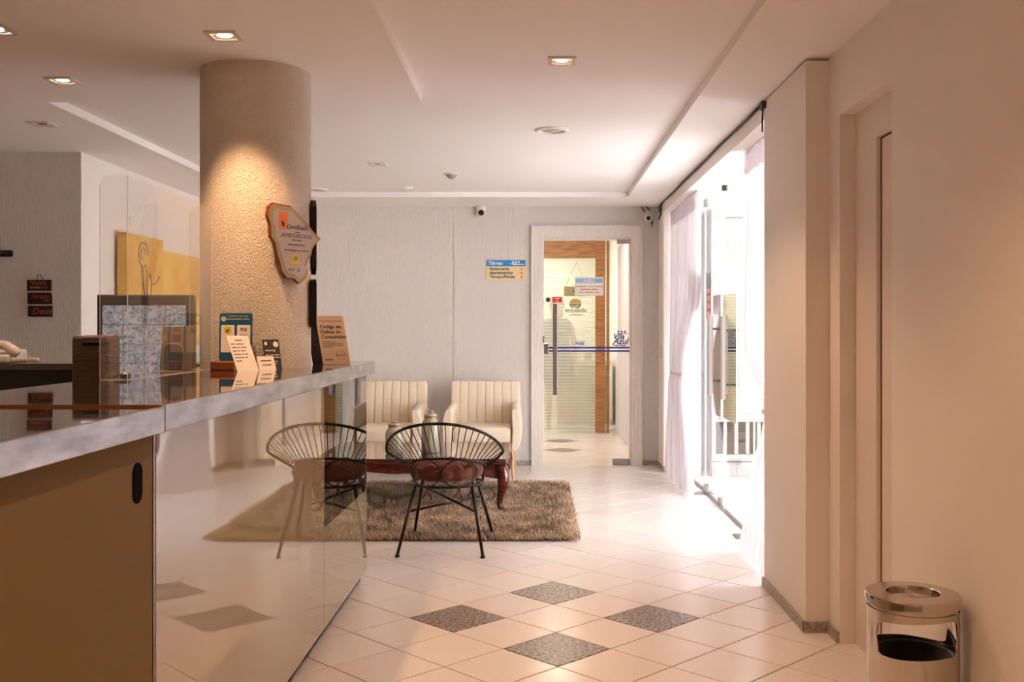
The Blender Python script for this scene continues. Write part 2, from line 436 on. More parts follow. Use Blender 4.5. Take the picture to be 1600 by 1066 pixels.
fr = frame((GX - .012, PS, 0), (0, 1, 0), (0, 0, 1))     # looks towards +X
L2 = 5.215 - PS - .002
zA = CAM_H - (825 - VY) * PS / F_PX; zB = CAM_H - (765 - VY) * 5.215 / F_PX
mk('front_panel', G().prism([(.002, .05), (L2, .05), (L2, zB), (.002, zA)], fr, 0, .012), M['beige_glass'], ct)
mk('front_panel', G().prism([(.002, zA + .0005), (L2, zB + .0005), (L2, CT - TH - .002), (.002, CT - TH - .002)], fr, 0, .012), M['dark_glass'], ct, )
mk('end_panel', G().box(CX0 + .04, GX, 5.216, 5.232, .05, CT - TH), M['beige_glass'], ct)
mk('side_panel', G().box(CX0 + .04, GX - .013, 2.332, 2.35, .05, CT - TH), M['laminate'], ct)
mk('plinth', G().box(CX0 + .08, GX - .03, 2.36, 4.28, 0, .07).box(CX0 + .08, GX - .03, 4.78, 5.2, 0, .07).box(-1.008, GX - .03, 4.28, 4.78, 0, .07), M['blackwood'], ct)

# lift-up flap and the cupboard door under it
fl = thing('counter_flap', (-1.17, 1.5, 0), 'granite counter flap with steel edge over a beige cupboard front', 'counter')
FT = CT - .004
mk('flap_top', G().rbox(CX0, CX1 - .012, .55, CY0 - .006, FT - .03, FT, .003, 2), M['granite'], fl)
mk('steel_edge', G().rbox(CX1 - .012, CX1, .55, CY0 - .001, FT - TH + .004, FT + .001, .003, 2), M['steel'], fl)
dr = mk('cupboard_door', G().rbox(GX - .025, GX - .003, .60, 2.322, .03, FT - TH - .004, .002, 1), M['laminate'], fl)
mk('edge_strip', G().box(GX - .02, GX - .001, 2.322, 2.331, .03, FT - TH - .004), M['chrome'], fl)
hy = 2.23; hz = .957
mk('flush_pull', G().prism(rrect(.05, .09, .0248, 0, 0, 6), frame((GX - .003, hy, hz), (0, 1, 0), (0, 0, 1)), 0, .003), mat('recess_black', '#060505', .9, spec=.1), dr)
mk('carcass', G().box(CX0 + .05, GX - .03, .6, 2.32, 0, FT - .032), M['laminate'], fl)

# return of the counter behind the column
rt = thing('back_counter', (-3.0, 5.08, 0), 'black return counter behind the reception with the telephone on it', 'counter')
mk('countertop', G().rbox(-4.6, CX0 - .002, 4.92, 5.25, CT - .03, CT, .003, 2), M['granite'], rt)
mk('body', G().box(-4.58, CX0 - .004, 4.935, 5.235, 0, CT - .03), M['blackwood'], rt)
# lower work desk on the staff side
wd = thing('work_desk', (-1.95, 3.6, 0), 'black work desk on the staff side of the reception counter', 'desk')
WH = .93
mk('desktop', G().rbox(-2.35, CX0 - .004, 2.4, 4.90, WH - .03, WH, .004, 2), M['blackwood'], wd)
mk('leg', G().box(-2.33, -2.28, 2.45, 2.50, 0, WH - .03), M['blackwood'], wd)
mk('leg', G().box(-2.33, -2.28, 4.80, 4.85, 0, WH - .03), M['blackwood'], wd)
mk('back_panel', G().box(CX0 - .03, CX0 - .006, 2.45, 4.88, 0, WH - .03), M['blackwood'], wd)

# ------------------------------------------------------------------ round column
CC = (-1.255, 4.53); CR = .24
cg = G(); 
def colf(u, v):
    a = 2 * PI * u; return (CC[0] + CR * math.cos(a), CC[1] + CR * math.sin(a), v * (HC + .01))
cg.grid(colf, 72, 12)
cl = mk('column', cg, M['colplaster'], None, smooth=True)
tag(cl, 'thick round column of rough plaster rising through the reception counter', 'column')

# ------------------------------------------------------------------ downlights and ceiling fixtures
lens_on = mat('lamp_lens_lit', '#fff2dc', .3, emit=(1, .80, .52, 1), estr=14)
lens_cold = mat('lamp_lens_cold', '#ffffff', .3, emit=(.9, .96, 1, 1), estr=10)
lens_off = mat('lamp_lens_off', '#8f857c', .25)
rim = mat('lamp_rim', '#d9cdc4', .4)
def downlight(x, y, z, label, on=True, power=60, grp='square downlights', cold=False, spot=100, tilt=None, blend=.5):
    t = thing('downlight', (x, y, z), label, 'downlight', grp)
    s = .062
    g = G()
    for (a0, a1, b0, b1) in ((-s, s, -s, -s + .018), (-s, s, s - .018, s), (-s, -s + .018, -s + .018, s - .018), (s - .018, s, -s + .018, s - .018)):
        g.box(x + a0, x + a1, y + b0, y + b1, z - .008, z)
    mk('rim', g, rim, t)
    mk('reflector', G().lathe([(.030, -.003), (.043, -.006)], (x, y, z), 24, False), M['white'], t, smooth=True)
    mk('lens', G().lathe([(.0, -.003), (.026, -.003), (.029, -.001)], (x, y, z), 20), (lens_cold if cold else lens_on) if on else lens_off, t, smooth=True)
    if on:
        l = bpy.data.lights.new('bulb', 'SPOT'); l.energy = power; l.color = (.9, .95, 1) if cold else WARM
        l.spot_size = math.radians(spot); l.spot_blend = blend; l.shadow_soft_size = .035
        o = bpy.data.objects.new('bulb', l); COL.objects.link(o); o.parent = t; o.location = (0, 0, -.014)
        if tilt: o.rotation_euler = tilt
    return t
downlight(-1.217, 3.94, HC, 'lit square downlight in the soffit just in front of the round column', power=48, spot=95)
downlight(-2.18, 4.654, HC, 'lit square downlight in the soffit above the back counter', power=40, spot=120)
downlight(-2.062, 3.857, HC, 'cold white square downlight in the soffit above the work desk', power=6, cold=True, spot=110)
downlight(.113, 4.477, HT, 'lit square downlight above the dark floor diamonds', power=36, spot=120)
downlight(-2.76, 5.646, HC, 'unlit square downlight in the band beside the textured wall', on=False)
downlight(-1.147, 7.307, HT, 'unlit square downlight above the seating area', on=False)
downlight(.113, 1.9, HT, 'lit square downlight above the walkway beside the counter flap', power=34, spot=130)
downlight(.113, -.8, HT, 'lit square downlight at the entrance end of the walkway', power=34, spot=130)
downlight(-3.2, 1.5, HC, 'lit square downlight above the staff area behind the work desk', power=60, spot=130)
downlight(-1.217, 1.5, HC, 'lit square downlight in the soffit above the counter flap', power=45, spot=120)
def eyeball():
    x, y, z = -.658, 7.816, HT
    t = thing('eyeball_spotlight', (x, y, z), 'unlit round swivel spotlight recessed above the coffee table', 'downlight')
    mk('rim', G().lathe([(.045, -.001), (.048, -.006), (.058, -.006), (.062, 0)], (x, y, z), 24, False), rim, t, smooth=True)
    mk('eyeball', G().ball((x, y, z + .008), .044, 16), lens_off, t, smooth=True)
eyeball()
grille = mat('speaker_grille', '#b9aaa0', .6)
def ceil_speaker(x, y, label, r=.105):
    z = HT
    t = thing('ceiling_speaker', (x, y, z), label, 'speaker', 'round ceiling speakers')
    mk('rim', G().lathe([(r * .66, -.001), (r * .66, -.010), (r * .9, -.012), (r, -.004), (r, 0)], (x, y, z), 36, False), M['white'], t, smooth=True)
    mk('grille', G().lathe([(0, -.008), (r * .5, -.008), (r * .66, -.004)], (x, y, z), 28, False), grille, t, smooth=True)
ceil_speaker(.092, 6.054, 'round white ceiling speaker in the middle of the tray')
ceil_speaker(-1.88, 8.67, 'round white ceiling speaker behind the round column', .1)
sm = thing('smoke_detector', (-1.10, 8.55, HT), 'tiny white ceiling sensor near the back wall', 'sensor')
mk('base', G().lathe([(0, -.012), (.05, -.01), (.055, 0)], (-1.10, 8.55, HT), 20), M['white'], sm, smooth=True)
mk('cap', G().lathe([(0, -.022), (.02, -.02), (.025, -.010)], (-1.10, 8.55, HT), 16), M['white'], sm, smooth=True)

# ------------------------------------------------------------------ back wall doorway: frame and glass door
trim = G()
fx0, fx1, fz = -.036, .985, 2.249
for (a, b, c0, c1, e0, e1) in ((fx0, DX0, YB - .035, YB - .004, 0, fz), (DX1, fx1, YB - .035, YB - .004, 0, fz), (DX0, DX1, YB - .035, YB - .004, DZ, fz)):
    trim.box(a, b, c0, c1, e0, e1)
trim.box(fx0 - .012, fx0, YB - .045, YB - .004, 0, fz + .012).box(fx1, fx1 + .012, YB - .045, YB - .004, 0, fz + .012).box(fx0, fx1, YB - .045, YB - .004, fz, fz + .012)
trim.box(DX0 + .0, DX0 + .012, YB - .004, YB + .15, 0, DZ).box(DX1 - .012, DX1, YB - .004, YB + .15, 0, DZ).box(DX0 + .012, DX1 - .012, YB - .004, YB + .15, DZ - .012, DZ)
struct('trim_2', trim, add_bump(mat('door_surround', '#efe6de', .6), 14, .004, .8, 3, (6, 6, .9), True), label='white moulded surround of the glass door')
YD = YB + .02
door1 = struct('door_1', G().rbox(DX0 + .014, DX1 - .014, YD, YD + .010, .012, DZ - .016, .001, 1), M['glass'], label='clear glass door with long bar handle, blue stripes and hotel logo')
def bx(x): return (x - VX) * (YD) / F_PX          # pixel column -> metres on the door
def bz(y): return CAM_H - (y - VY) * YD / F_PX
g = G()
for s in (-1, 1):
    yy = YD + .005 + s * .045
    g.rbox(bx(864), bx(870.5), yy - .012, yy + .012, bz(617), bz(475), .004, 2)
mk('pull_handle', g, M['chrome'], door1)
for zz in (bz(500), bz(592)):
    mk('handle_standoff', G().tube([(bx(867), YD - .03, zz), (bx(867), YD + .04, zz)], .009, 10), M['chrome'], door1)
mk('patch_fitting', G().rbox(bx(964), DX1 - .013, YD - .012, YD + .022, bz(381), bz(372.5), .004, 2), M['patch'], door1)
mk('patch_fitting', G().rbox(bx(957), DX1 - .013, YD - .012, YD + .022, bz(727), bz(717), .004, 2), M['patch'], door1)
mk('lock', G().rbox(bx(848.5), bx(857), YD - .018, YD + .028, bz(553), bz(537), .004, 2), M['chrome'], door1)
mk('lock_knob', G().ball((bx(849.5), YD - .03, bz(530)), .02, 12, (.7, .7, 1.6)), M['chrome'], door1, smooth=True)
yf = YD - .0012
st_ = G()
for zc in (bz(543.5), bz(548.5)): st_.box(bx(857), bx(986) - .016, yf - .001, yf, zc - .0085, zc + .0085)
mk('blue_stripe', st_, M['inkblue'], door1)
# hotel logo
FRD = FC(0, yf, 0)
lg = G()
text_g(lg, 'Vila', .075, FC(bx(957), yf, bz(530)), shear=.3, bold=.002); text_g(lg, 'Azul', .078, FC(bx(957.5), yf, bz(537.6)), shear=.3, bold=.002)
text_g(lg, 'Praia Hotel', .027, FC(bx(957), yf, bz(541.2)), shear=.2, bold=.001)
def star(cx, cy, r): return [(cx + (r if k % 2 == 0 else r * .42) * math.cos(PI / 2 + k * PI / 5), cy + (r if k % 2 == 0 else r * .42) * math.sin(PI / 2 + k * PI / 5)) for k in range(10)]
for k in range(3): lg.flat(star(bx(966.5 + 5 * k), bz(518.5), .017), FRD)
lg.flat([(bx(962), bz(521.5)), (bx(978), bz(520.6)), (bx(984), bz(522)), (bx(978), bz(521.8)), (bx(968), bz(522.5))], FRD)
mk('logo_print', lg, M['inkblue'], door1)
# notice sheet, red sticker, pull sticker
ns = mk('notice_sheet', G().box(bx(898), bx(943), yf - .002, yf, bz(462), bz(433)), M['paper'], door1)
g = G(); g.box(bx(899.5), bx(941.5), yf - .0028, yf - .0022, bz(442), bz(435.5)); mk('header_print', g, mat('pale_blue_print', '#8fc0e8', .6), ns)
g = text_g(G(), 'AVISO', .04, FC(bx(920.5), yf - .0034, bz(441)), 'CENTER', bold=.0015); mk('lettering', g, M['white'], ns)
g = G()
for i, s in enumerate(('~8 1 2 6', '~7 5', '~3 6 3')): text_g(g, s, .024, FC(bx(920.5), yf - .003, bz(449 + 4.6 * i)), 'CENTER', bold=.001)
mk('lettering', g, mat('orange_print', '#c98a6a', .6), ns)
rs = mk('red_sticker', G().box(bx(863), bx(878), yf - .0015, yf, bz(473), bz(464)), mat('red_print', '#c2201c', .5), door1)
g = G()
for i, s in enumerate(('~8', '~3', '~5')): mk('text_line', text_g(G(), s, .013, FC(bx(870.5), yf - .002, bz(467 + 2.6 * i)), 'CENTER'), M['paper'], rs)
ro = mk('round_sticker', G().prism(rrect(.055, .052, .006), FC(bx(856.5), yf, bz(468.5)), 0, .001), M['paper'], door1)
mk('emblem', G().flat(circ(0, 0, .02), FC(bx(856.5), yf - .0015, bz(468.5))), M['ink'], ro)
ps = mk('pull_sticker', G().box(bx(898), bx(914), yf - .0015, yf, bz(541), bz(532)), M['paper'], door1)
mk('lettering', text_g(G(), 'PUXE', .034, FC(bx(906), yf - .002, bz(539)), 'CENTER', bold=.0012), M['inkblue'], ps)

# ------------------------------------------------------------------ room behind the glass door
XI0, XI1, YI = -.9, 1.06, 14.6
fl2 = struct('floor', G().box(XI0, XI1, YB + .0005, YI, -.12, -.004), M['grout'])
YG = 12.5
lay_tiles(fl2, (XI0, XI1, YB + .0005, YI), .28, 10.73, lambda x, y: x > -.4, [(.28, 10.73), (.28, 10.73 + 2 * D)])
struct('ceiling', G().box(XI0, XI1 + .1, YB + .15, YI, 2.60, 2.7), M['ceil'])
struct('wall_passage_right', G().box(XI1, XI1 + .12, YB + .15, YI, -.1, 2.6), M['wall'])
struct('wall_passage_left', G().box(XI0 - .12, XI0, YB + .15, YI, -.1, 2.6), M['wall'])
struct('wall_passage_end', G().box(XI0 - .12, XI1 + .12, YI, YI + .12, -.1, 2.6), mat('pale_green_wall', '#dfe3d2', .7))
wood = add_mottle(mat('orange_wood', '#a87440', .4), '#8f5f33', '#b98450', 6, (1, 1, 8)); M['wood'] = wood
struct('trim_3', G().box(XI0, .78, YG - .02, YG + .08, 2.16, 2.6).box(.73, .85, YG - .03, YG + .08, 0, 2.6).box(.87, .90, YG - .03, YG + .06, 0, 2.6), wood, label='orange wooden post and header round the restaurant glass')
fg = glass('frosted_striped_glass', (.95, .97, .93, 1), 1.45, haze=.45, hazecol=(.93, .94, .88, 1))
nt = fg.node_tree; tc = nt.nodes.new('ShaderNodeTexCoord'); sx = nt.nodes.new('ShaderNodeSeparateXYZ'); nt.links.new(tc.outputs['Object'], sx.inputs[0])
m_ = nt.nodes.new('ShaderNodeMath'); m_.operation = 'MULTIPLY'; m_.inputs[1].default_value = 26; nt.links.new(sx.outputs[2], m_.inputs[0])
f_ = nt.nodes.new('ShaderNodeMath'); f_.operation = 'FRACT'; nt.links.new(m_.outputs[0], f_.inputs[0])
g_ = nt.nodes.new('ShaderNodeMath'); g_.operation = 'GREATER_THAN'; g_.inputs[1].default_value = .6; nt.links.new(f_.outputs[0], g_.inputs[0])
l_ = nt.nodes.new('ShaderNodeMath'); l_.operation = 'LESS_THAN'; l_.inputs[1].default_value = 1.75; nt.links.new(sx.outputs[2], l_.inputs[0])
p_ = nt.nodes.new('ShaderNodeMath'); p_.operation = 'MULTIPLY'; nt.links.new(g_.outputs[0], p_.inputs[0]); nt.links.new(l_.outputs[0], p_.inputs[1])
q_ = nt.nodes.new('ShaderNodeMapRange'); q_.inputs['To Min'].default_value = .28; q_.inputs['To Max'].default_value = .42; nt.links.new(p_.outputs[0], q_.inputs[0]); nt.links.new(q_.outputs[0], nt.nodes['haze'].inputs[0])
win2 = struct('window_2', G().box(XI0, .729, YG, YG + .01, .01, 2.16), fg, label='frosted striped glass of the restaurant with its logo')
def ix(x): return (x - VX) * YG / F_PX
def iz(y): return CAM_H - (y - VY) * YG / F_PX
yg = YG - .002
lo = G(); FI = FC(0, yg, 0)
lo.flat([(ix(899), iz(474)) ] + [(ix(899) + .075 * math.cos(a), iz(474) + .06 * math.sin(a)) for a in [PI * k / 12 for k in range(13)]], FI)
mk('logo_print', lo, mat('tan_print', '#b49a5a', .6), win2)
lo = G(); lo.flat([(ix(899) + .075 * math.cos(a), iz(474.5) + .062 * math.sin(a)) for a in [PI + PI * k / 12 for k in range(13)]], FI)
text_g(lo, 'enseada', .083, FC(ix(899.5), yg, iz(488)), 'CENTER', bold=.001); text_g(lo, 'restaurante', .035, FC(ix(900), yg, iz(493)), 'CENTER', bold=.0008)
mk('logo_print', lo, mat('olive_print', '#74745c', .6), win2)
mk('wave_print', G().flat([(ix(893), iz(477)), (ix(897.5), iz(483)), (ix(906), iz(474)), (ix(898), iz(480))], FC(0, yg - .001, 0)), M['paper'], win2)
hs = thing('hanging_sign', (ix(900), YG - .02, iz(455)), 'small green plate hanging by a cord on the frosted restaurant glass', 'sign')
mk('plate', G().box(ix(881), ix(919), YG - .03, YG - .018, iz(463), iz(448)), mat('sage_plate', '#97946a', .5), hs)
mk('lettering', text_g(G(), '~3', .05, FC(ix(900), YG - .032, iz(457.5)), 'CENTER', bold=.001), mat('olive_letters', '#5c5a3c', .6), hs)
mk('cord', G().tube([(ix(883), YG - .024, iz(448)), (ix(901), YG - .012, iz(410)), (ix(917), YG - .024, iz(448))], .003, 5), mat('cord', '#6b5c48', .8), hs)
mk('hook', G().ball((ix(901), YG - .008, iz(410)), .008, 8), M['chrome'], hs)
sb = thing('serving_counter', (.55, 13.75, 0), 'white serving counter behind the frosted restaurant glass', 'counter')
mk('top', G().box(.25, 1.0, 13.5, 14.1, .80, .86), M['white'], sb)
mk('front', G().box(.28, .98, 13.55, 14.05, 0, .80), mat('sage_front', '#b9b79a', .6), sb)
for i, (xx, cc) in enumerate(((.40, '#a06a48'), (.55, '#e3cf9a'), (.70, '#8c7a68'))):
    q = thing('food_jar', (xx, 13.7, .86), ('brown', 'yellow', 'grey')[i] + ' jar on the white serving counter', 'jar')
    mk('jar_body', G().lathe([(.045, 0), (.05, .02), (.05, .1), (.035, .13)], (xx, 13.7, .86), 16), mat('jar%d' % i, cc, .4), q, smooth=True)
    mk('lid', G().lathe([(.037, .13), (.037, .15), (0, .155)], (xx, 13.7, .86), 16), M['white'], q, smooth=True)
def area(name, loc, size, power, col, parent=None):
    l = bpy.data.lights.new(name, 'AREA'); l.shape = 'SQUARE'; l.size = size; l.energy = power; l.color = col
    o = bpy.data.objects.new(name, l); COL.objects.link(o); o.location = loc; return o
def panel_lamp(x, y, label, power, col):
    t = thing('ceiling_lamp', (x, y, 2.6), label, 'lamp')
    mk('housing', G().rbox(x - .2, x + .2, y - .2, y + .2, 2.57, 2.599, .006, 2), M['white'], t)
    mk('diffuser', G().box(x - .18, x + .18, y - .18, y + .18, 2.566, 2.571), mat('diffuser', '#ffffff', .4, emit=col + (1,), estr=8), t)
    area('lamp_light', (x, y, 2.56), .34, power, col)
panel_lamp(.2, 11.0, 'square warm ceiling lamp in the passage behind the glass door', 15, (1, .84, .68))
panel_lamp(-.2, 13.6, 'square neutral ceiling lamp in the restaurant', 18, (1, .95, .90))

# ------------------------------------------------------------------ glass front to the courtyard
win1 = struct('window_1', G().box(XG, XG + .01, 7.17 + .82, 9.135, .015, 2.34), M['glass'], label='clear glass front with swing doors to the courtyard')
mk('glass_pane', G().box(XG, XG + .01, 7.17 + .004, 7.98, .015, 2.30), M['glass'], win1)
mk('glass_pane', G().box(XG, XG + .01, 6.20 + .004, 7.166, .015, 2.30), M['glass'], win1)
mk('glass_pane', G().box(XG, XG + .01, 5.105, 6.196, .015, 2.34), M['glass'], win1)
mk('transom_pane', G().box(XG, XG + .01, 6.20, 7.98, 2.304, 2.342), M['glass'], win1)
for yy in (7.984, 7.17, 6.198):
    mk('pane_edge', G().box(XG - .001, XG + .011, yy - .0025, yy + .0025, .015, 2.30), M['gedge'], win1)
for yy, ww in ((7.93, .1), (7.33, .05), (6.28, .1)):
    mk('patch_fitting', G().rbox(XG - .012, XG + .022, yy - ww / 2, yy + ww / 2, .012, .07, .004, 2), M['patch'], win1)
for yy in (7.93, 6.28):
    mk('floor_plate', G().rbox(XG - .10, XG + .05, yy - .07, yy + .07, .0, .006, .002, 1), M['patch'], win1)
for yy, ww in ((7.93, .1), (6.28, .1)):
    mk('patch_fitting', G().rbox(XG - .012, XG + .022, yy - ww / 2, yy + ww / 2, 2.25, 2.31, .004, 2), M['patch'], win1)
mk('pivot_stop', G().rbox(XG - .014, XG + .024, 7.15, 7.19, 2.27, 2.31, .004, 2), M['iron'], win1)
mk('floor_rail', G().box(XG - .006, XG + .018, 5.105, 9.135, 0, .014), M['chrome'], win1)
mirror = mat('mirror_plate', '#c8c0b6', .03, 1)
for (yc, wd_, z0, z1) in ((7.42, .32, .655, 1.54), (6.93, .46, .66, 1.53)):
    mk('mirror_plate', G().rbox(XG - .006, XG - .0008, yc - wd_ / 2, yc + wd_ / 2, z0, z1, .001, 1), mirror, win1)
for (yc, z0, z1) in ((7.38, .81, 1.39), (6.87, .81, 1.38)):
    h = mk('pull_handle', G().rbox(XG - .075, XG - .045, yc - .03, yc + .03, z0, z1, .006, 2), M['white'], win1)
    for zz in (z0 + .1, z1 - .1): mk('handle_standoff', G().tube([(XG - .05, yc, zz), (XG - .004, yc, zz)], .009, 8), M['chrome'], h)
sg_ = mk('door_sticker', G().box(XG - .0018, XG - .0004, 7.68, 7.92, 1.37, 1.73), mat('pink_print', '#d9b9a8', .6), win1)
mk('header_print', G().box(XG - .0024, XG - .0019, 7.70, 7.90, 1.60, 1.72), mat('grey_blue_print', '#9aa0ac', .6), sg_)
lt = G(); fr = frame((XG - .0026, 7.80, 0), (0, -1, 0), (0, 0, 1))
rlm = mat('red_letters', '#c0705a', .6)
for i, s in enumerate(('~6', '~4', '~6')): mk('text_line', text_g(G(), s, .05, frame((XG - .0026, 7.80, 1.54 - .06 * i), (0, -1, 0), (0, 0, 1)), 'CENTER'), rlm, sg_)

# courtyard outside
struct('floor_courtyard', G().box(XG + .02, 6.0, 1.0, 12.0, -.2, -.03), M['plaster_out'])
gate = thing('courtyard_gate', (2.6, 9.0, 0), 'white metal gate with barred foot in the courtyard', 'gate')
GY = 9.0
gx0, gx1 = 1.56, 4.9
mk('solid_panel', G().rbox(gx0, gx1, GY, GY + .04, .485, 2.28, .004, 1), M['gatepaint'], gate)
mk('top_rail', G().rbox(gx0, gx1, GY - .03, GY + .05, 2.28, 2.36, .004, 1), M['gatepaint'], gate)
mk('mid_rail', G().rbox(gx0, gx1, GY - .02, GY + .05, .46, .53, .004, 1), M['gatepaint'], gate)
mk('bottom_rail', G().rbox(gx0, gx1, GY - .02, GY + .05, .11, .17, .004, 1), M['gatepaint'], gate)
bar = None
for k in range(33):
    x = gx0 + .02 + k * .1
    if bar is None: bar = mk('bar', G().rbox(-.017, .017, -.017, .017, 0, .29, .003, 1), M['gatepaint'], gate, world=False)
    else:
        nb = bpy.data.objects.new('bar', bar.data); COL.objects.link(nb); nb.parent = gate; bar2 = nb
    (bar if k == 0 else bar2).location = (x - 2.6, .015, .17)
tb = struct('wall_courtyard_plinth', G().box(gx0, gx1, GY - .03, GY + .1, -.1, .105), M['gatepaint'])
tm = None
for k in range(16):
    if tm is None: tm = mk('tile', G().rbox(0, .196, -.008, 0, 0, .12, .002, 1), M['gatepaint'], tb, world=False); o = tm
    else: o = bpy.data.objects.new('tile', tm.data); COL.objects.link(o); o.parent = tb
    o.location = (gx0 + .02 + .2 * k, GY - .03, -.018)
struct('wall_courtyard_back', G().box(gx0 - .2, 5.2, GY + .45, GY + .6, -.1, 2.35), mat('taupe_wall', '#5a534b', .8))
struct('wall_courtyard_lintel', G().box(gx0 - .2, 5.2, GY + .06, GY + .6, 2.36, 2.62), M['plaster_out'])
struct('ceiling_added_gate_shade', G().box(1.48, 5.2, 6.9, GY + .6, 2.72, 2.8), M['plaster_out'])  # roof added to shade the gate end of the courtyard
struct('ceiling_added_facade_shade', G().box(1.48, 2.65, 1.0, 6.9, 2.56, 2.66), M['plaster_out'])  # overhang added to cut steep sky light at the glass front
struct('wall_courtyard_side', G().box(5.2, 5.4, 1.0, 9.6, -.1, 3.0), M['plaster_out'])

# ------------------------------------------------------------------ curtains
def curtain(name, label, fn, nfold, amp, x, rows=40, cols=110, tie=None, zt=2.33):
    t = thing(name, (x, (fn(1)[0] + fn(1)[1]) / 2, 0), label, 'curtain')
    def P(u, v):
        z = .012 + v * (zt - .012); y0, y1, xo, k = fn(v)
        y = y0 + (y1 - y0) * u
        ph = u * nfold * 2 * PI
        return (x + xo + amp * k * math.sin(ph) + .3 * amp * k * math.sin(2.3 * ph + 1), y + .01 * math.sin(5 * v + 3 * u), z)
    mk('drape', G().grid(P, cols, rows), M['sheer'], t, smooth=True)
    y0, y1, xo, k = fn(1)
    def Pb(u, v):
        return (x + xo - .004 + amp * .8 * math.sin(u * nfold * 2 * PI), y0 + (y1 - y0) * u, zt - .13 + v * .13)
    mk('heading_tape', G().grid(Pb, cols, 2), M['sheer'], t, smooth=True)
    rod = mk('rail', G().box(x - .012, x + .012, min(y0, y1) - .03, max(y0, y1) + .03, zt, zt + .015), M['white'], t)
    for k_ in range(7): mk('hook', G().tube([(x, y0 + (y1 - y0) * (k_ + .5) / 7, zt - .03), (x, y0 + (y1 - y0) * (k_ + .5) / 7, zt + .004)], .004, 6), M['white'], t)
    if tie: mk('tieback', G().tube(tie, .012, 8, closed=True), M['sheer'], t, smooth=True)
    return t
def lerp_tab(tab, v):
    for i in range(len(tab) - 1):
        if tab[i][0] <= v <= tab[i + 1][0]:
            a, b = tab[i], tab[i + 1]; s = (v - a[0]) / (b[0] - a[0]); s = s * s * (3 - 2 * s)
            return [a[j] + (b[j] - a[j]) * s for j in range(1, len(a))]
    return tab[-1][1:]
far_tab = [(0, 9.10, 7.75, -.05, 1.0), (.36, 9.06, 8.35, -.02, .9), (.385, 9.06, 8.42, -.01, .7), (.41, 9.06, 8.35, -.01, .9), (.7, 9.10, 7.75, 0, 1), (1, 9.10, 7.70, 0, 1)]
near_tab = [(0, 5.20, 5.86, -.05, 1.0), (.20, 5.18, 5.72, -.02, .9), (.33, 5.16, 5.52, 0, .8), (.36, 5.16, 5.48, 0, .6), (.40, 5.16, 5.62, 0, .8), (.52, 5.17, 6.12, 0, 1), (1, 5.17, 5.98, 0, .9)]
curtain('sheer_curtain', 'sheer white curtain tied back in the corner next to the glass door', lambda v: lerp_tab(far_tab, v), 9, .035, 1.235,
        tie=[(1.235 + .055 * math.cos(a), 8.74 + .34 * math.sin(a), .905) for a in [2 * PI * k / 24 for k in range(24)]])
curtain('sheer_curtain', 'sheer white curtain tied back against the plain wall pilaster', lambda v: lerp_tab(near_tab, v), 6, .03, 1.255,
        tie=[(1.255 + .045 * math.cos(a), 5.32 + .18 * math.sin(a), .85) for a in [2 * PI * k / 24 for k in range(24)]])

# ------------------------------------------------------------------ rug
rx0, rx1, ry0, ry1 = -1.95, .265, 6.13, 8.38
rug = thing('shag_rug', ((rx0 + rx1) / 2, (ry0 + ry1) / 2, 0), 'brown shaggy rug under the coffee table', 'rug')
mk('backing', G().prism(rrect(rx1 - rx0 - .06, ry1 - ry0 - .06, .06), Matrix.Translation(((rx0 + rx1) / 2, (ry0 + ry1) / 2, 0)), .0005, .012), mat('rug_backing', '#4d3a2b', .95), rug)
import numpy as np
rng = np.random.default_rng(3)
N = 70000
px = rng.uniform(rx0, rx1, N); py = rng.uniform(ry0, ry1, N)
ang = rng.uniform(0, 2 * PI, N); ln = rng.uniform(.025, .05, N); lean = rng.uniform(.35, 1.1, N)
dx, dy = np.cos(ang), np.sin(ang); wx, wy = -dy * .0022, dx * .0022
base = np.stack([px, py, np.full(N, .010)], 1)
tip = base + np.stack([dx * np.sin(lean) * ln, dy * np.sin(lean) * ln, np.cos(lean) * ln], 1)
mid = base * .5 + tip * .5 + np.stack([np.zeros(N), np.zeros(N), np.full(N, .006)], 1)
wv = np.stack([wx, wy, np.zeros(N)], 1)
V = np.empty((N, 5, 3)); V[:, 0] = base - wv; V[:, 1] = base + wv; V[:, 2] = mid + wv; V[:, 3] = mid - wv; V[:, 4] = tip
V[:, :, 0] -= (rx0 + rx1) / 2; V[:, :, 1] -= (ry0 + ry1) / 2
k5 = np.arange(N) * 5
me = bpy.data.meshes.new('pile')
me.vertices.add(N * 5); me.vertices.foreach_set('co', V.reshape(-1))
loops = np.stack([k5, k5 + 1, k5 + 2, k5 + 3, k5 + 3, k5 + 2, k5 + 4], 1).reshape(-1).astype(np.int32)
me.loops.add(len(loops)); me.loops.foreach_set('vertex_index', loops)
ls = np.stack([np.arange(N) * 7, np.arange(N) * 7 + 4], 1).reshape(-1).astype(np.int32)
me.polygons.add(2 * N); me.polygons.foreach_set('loop_start', ls)
me.update(calc_edges=True); me.validate()
pm = mat('shag_pile', '#8a6a4e', .9, spec=.15, sheen=.2); add_mottle(pm, '#836a55', '#cdb294', 5, lo=.35, hi=.68, detail=8); me.materials.append(pm)
po = bpy.data.objects.new('pile', me); COL.objects.link(po); po.parent = rug; po['kind'] = 'stuff'

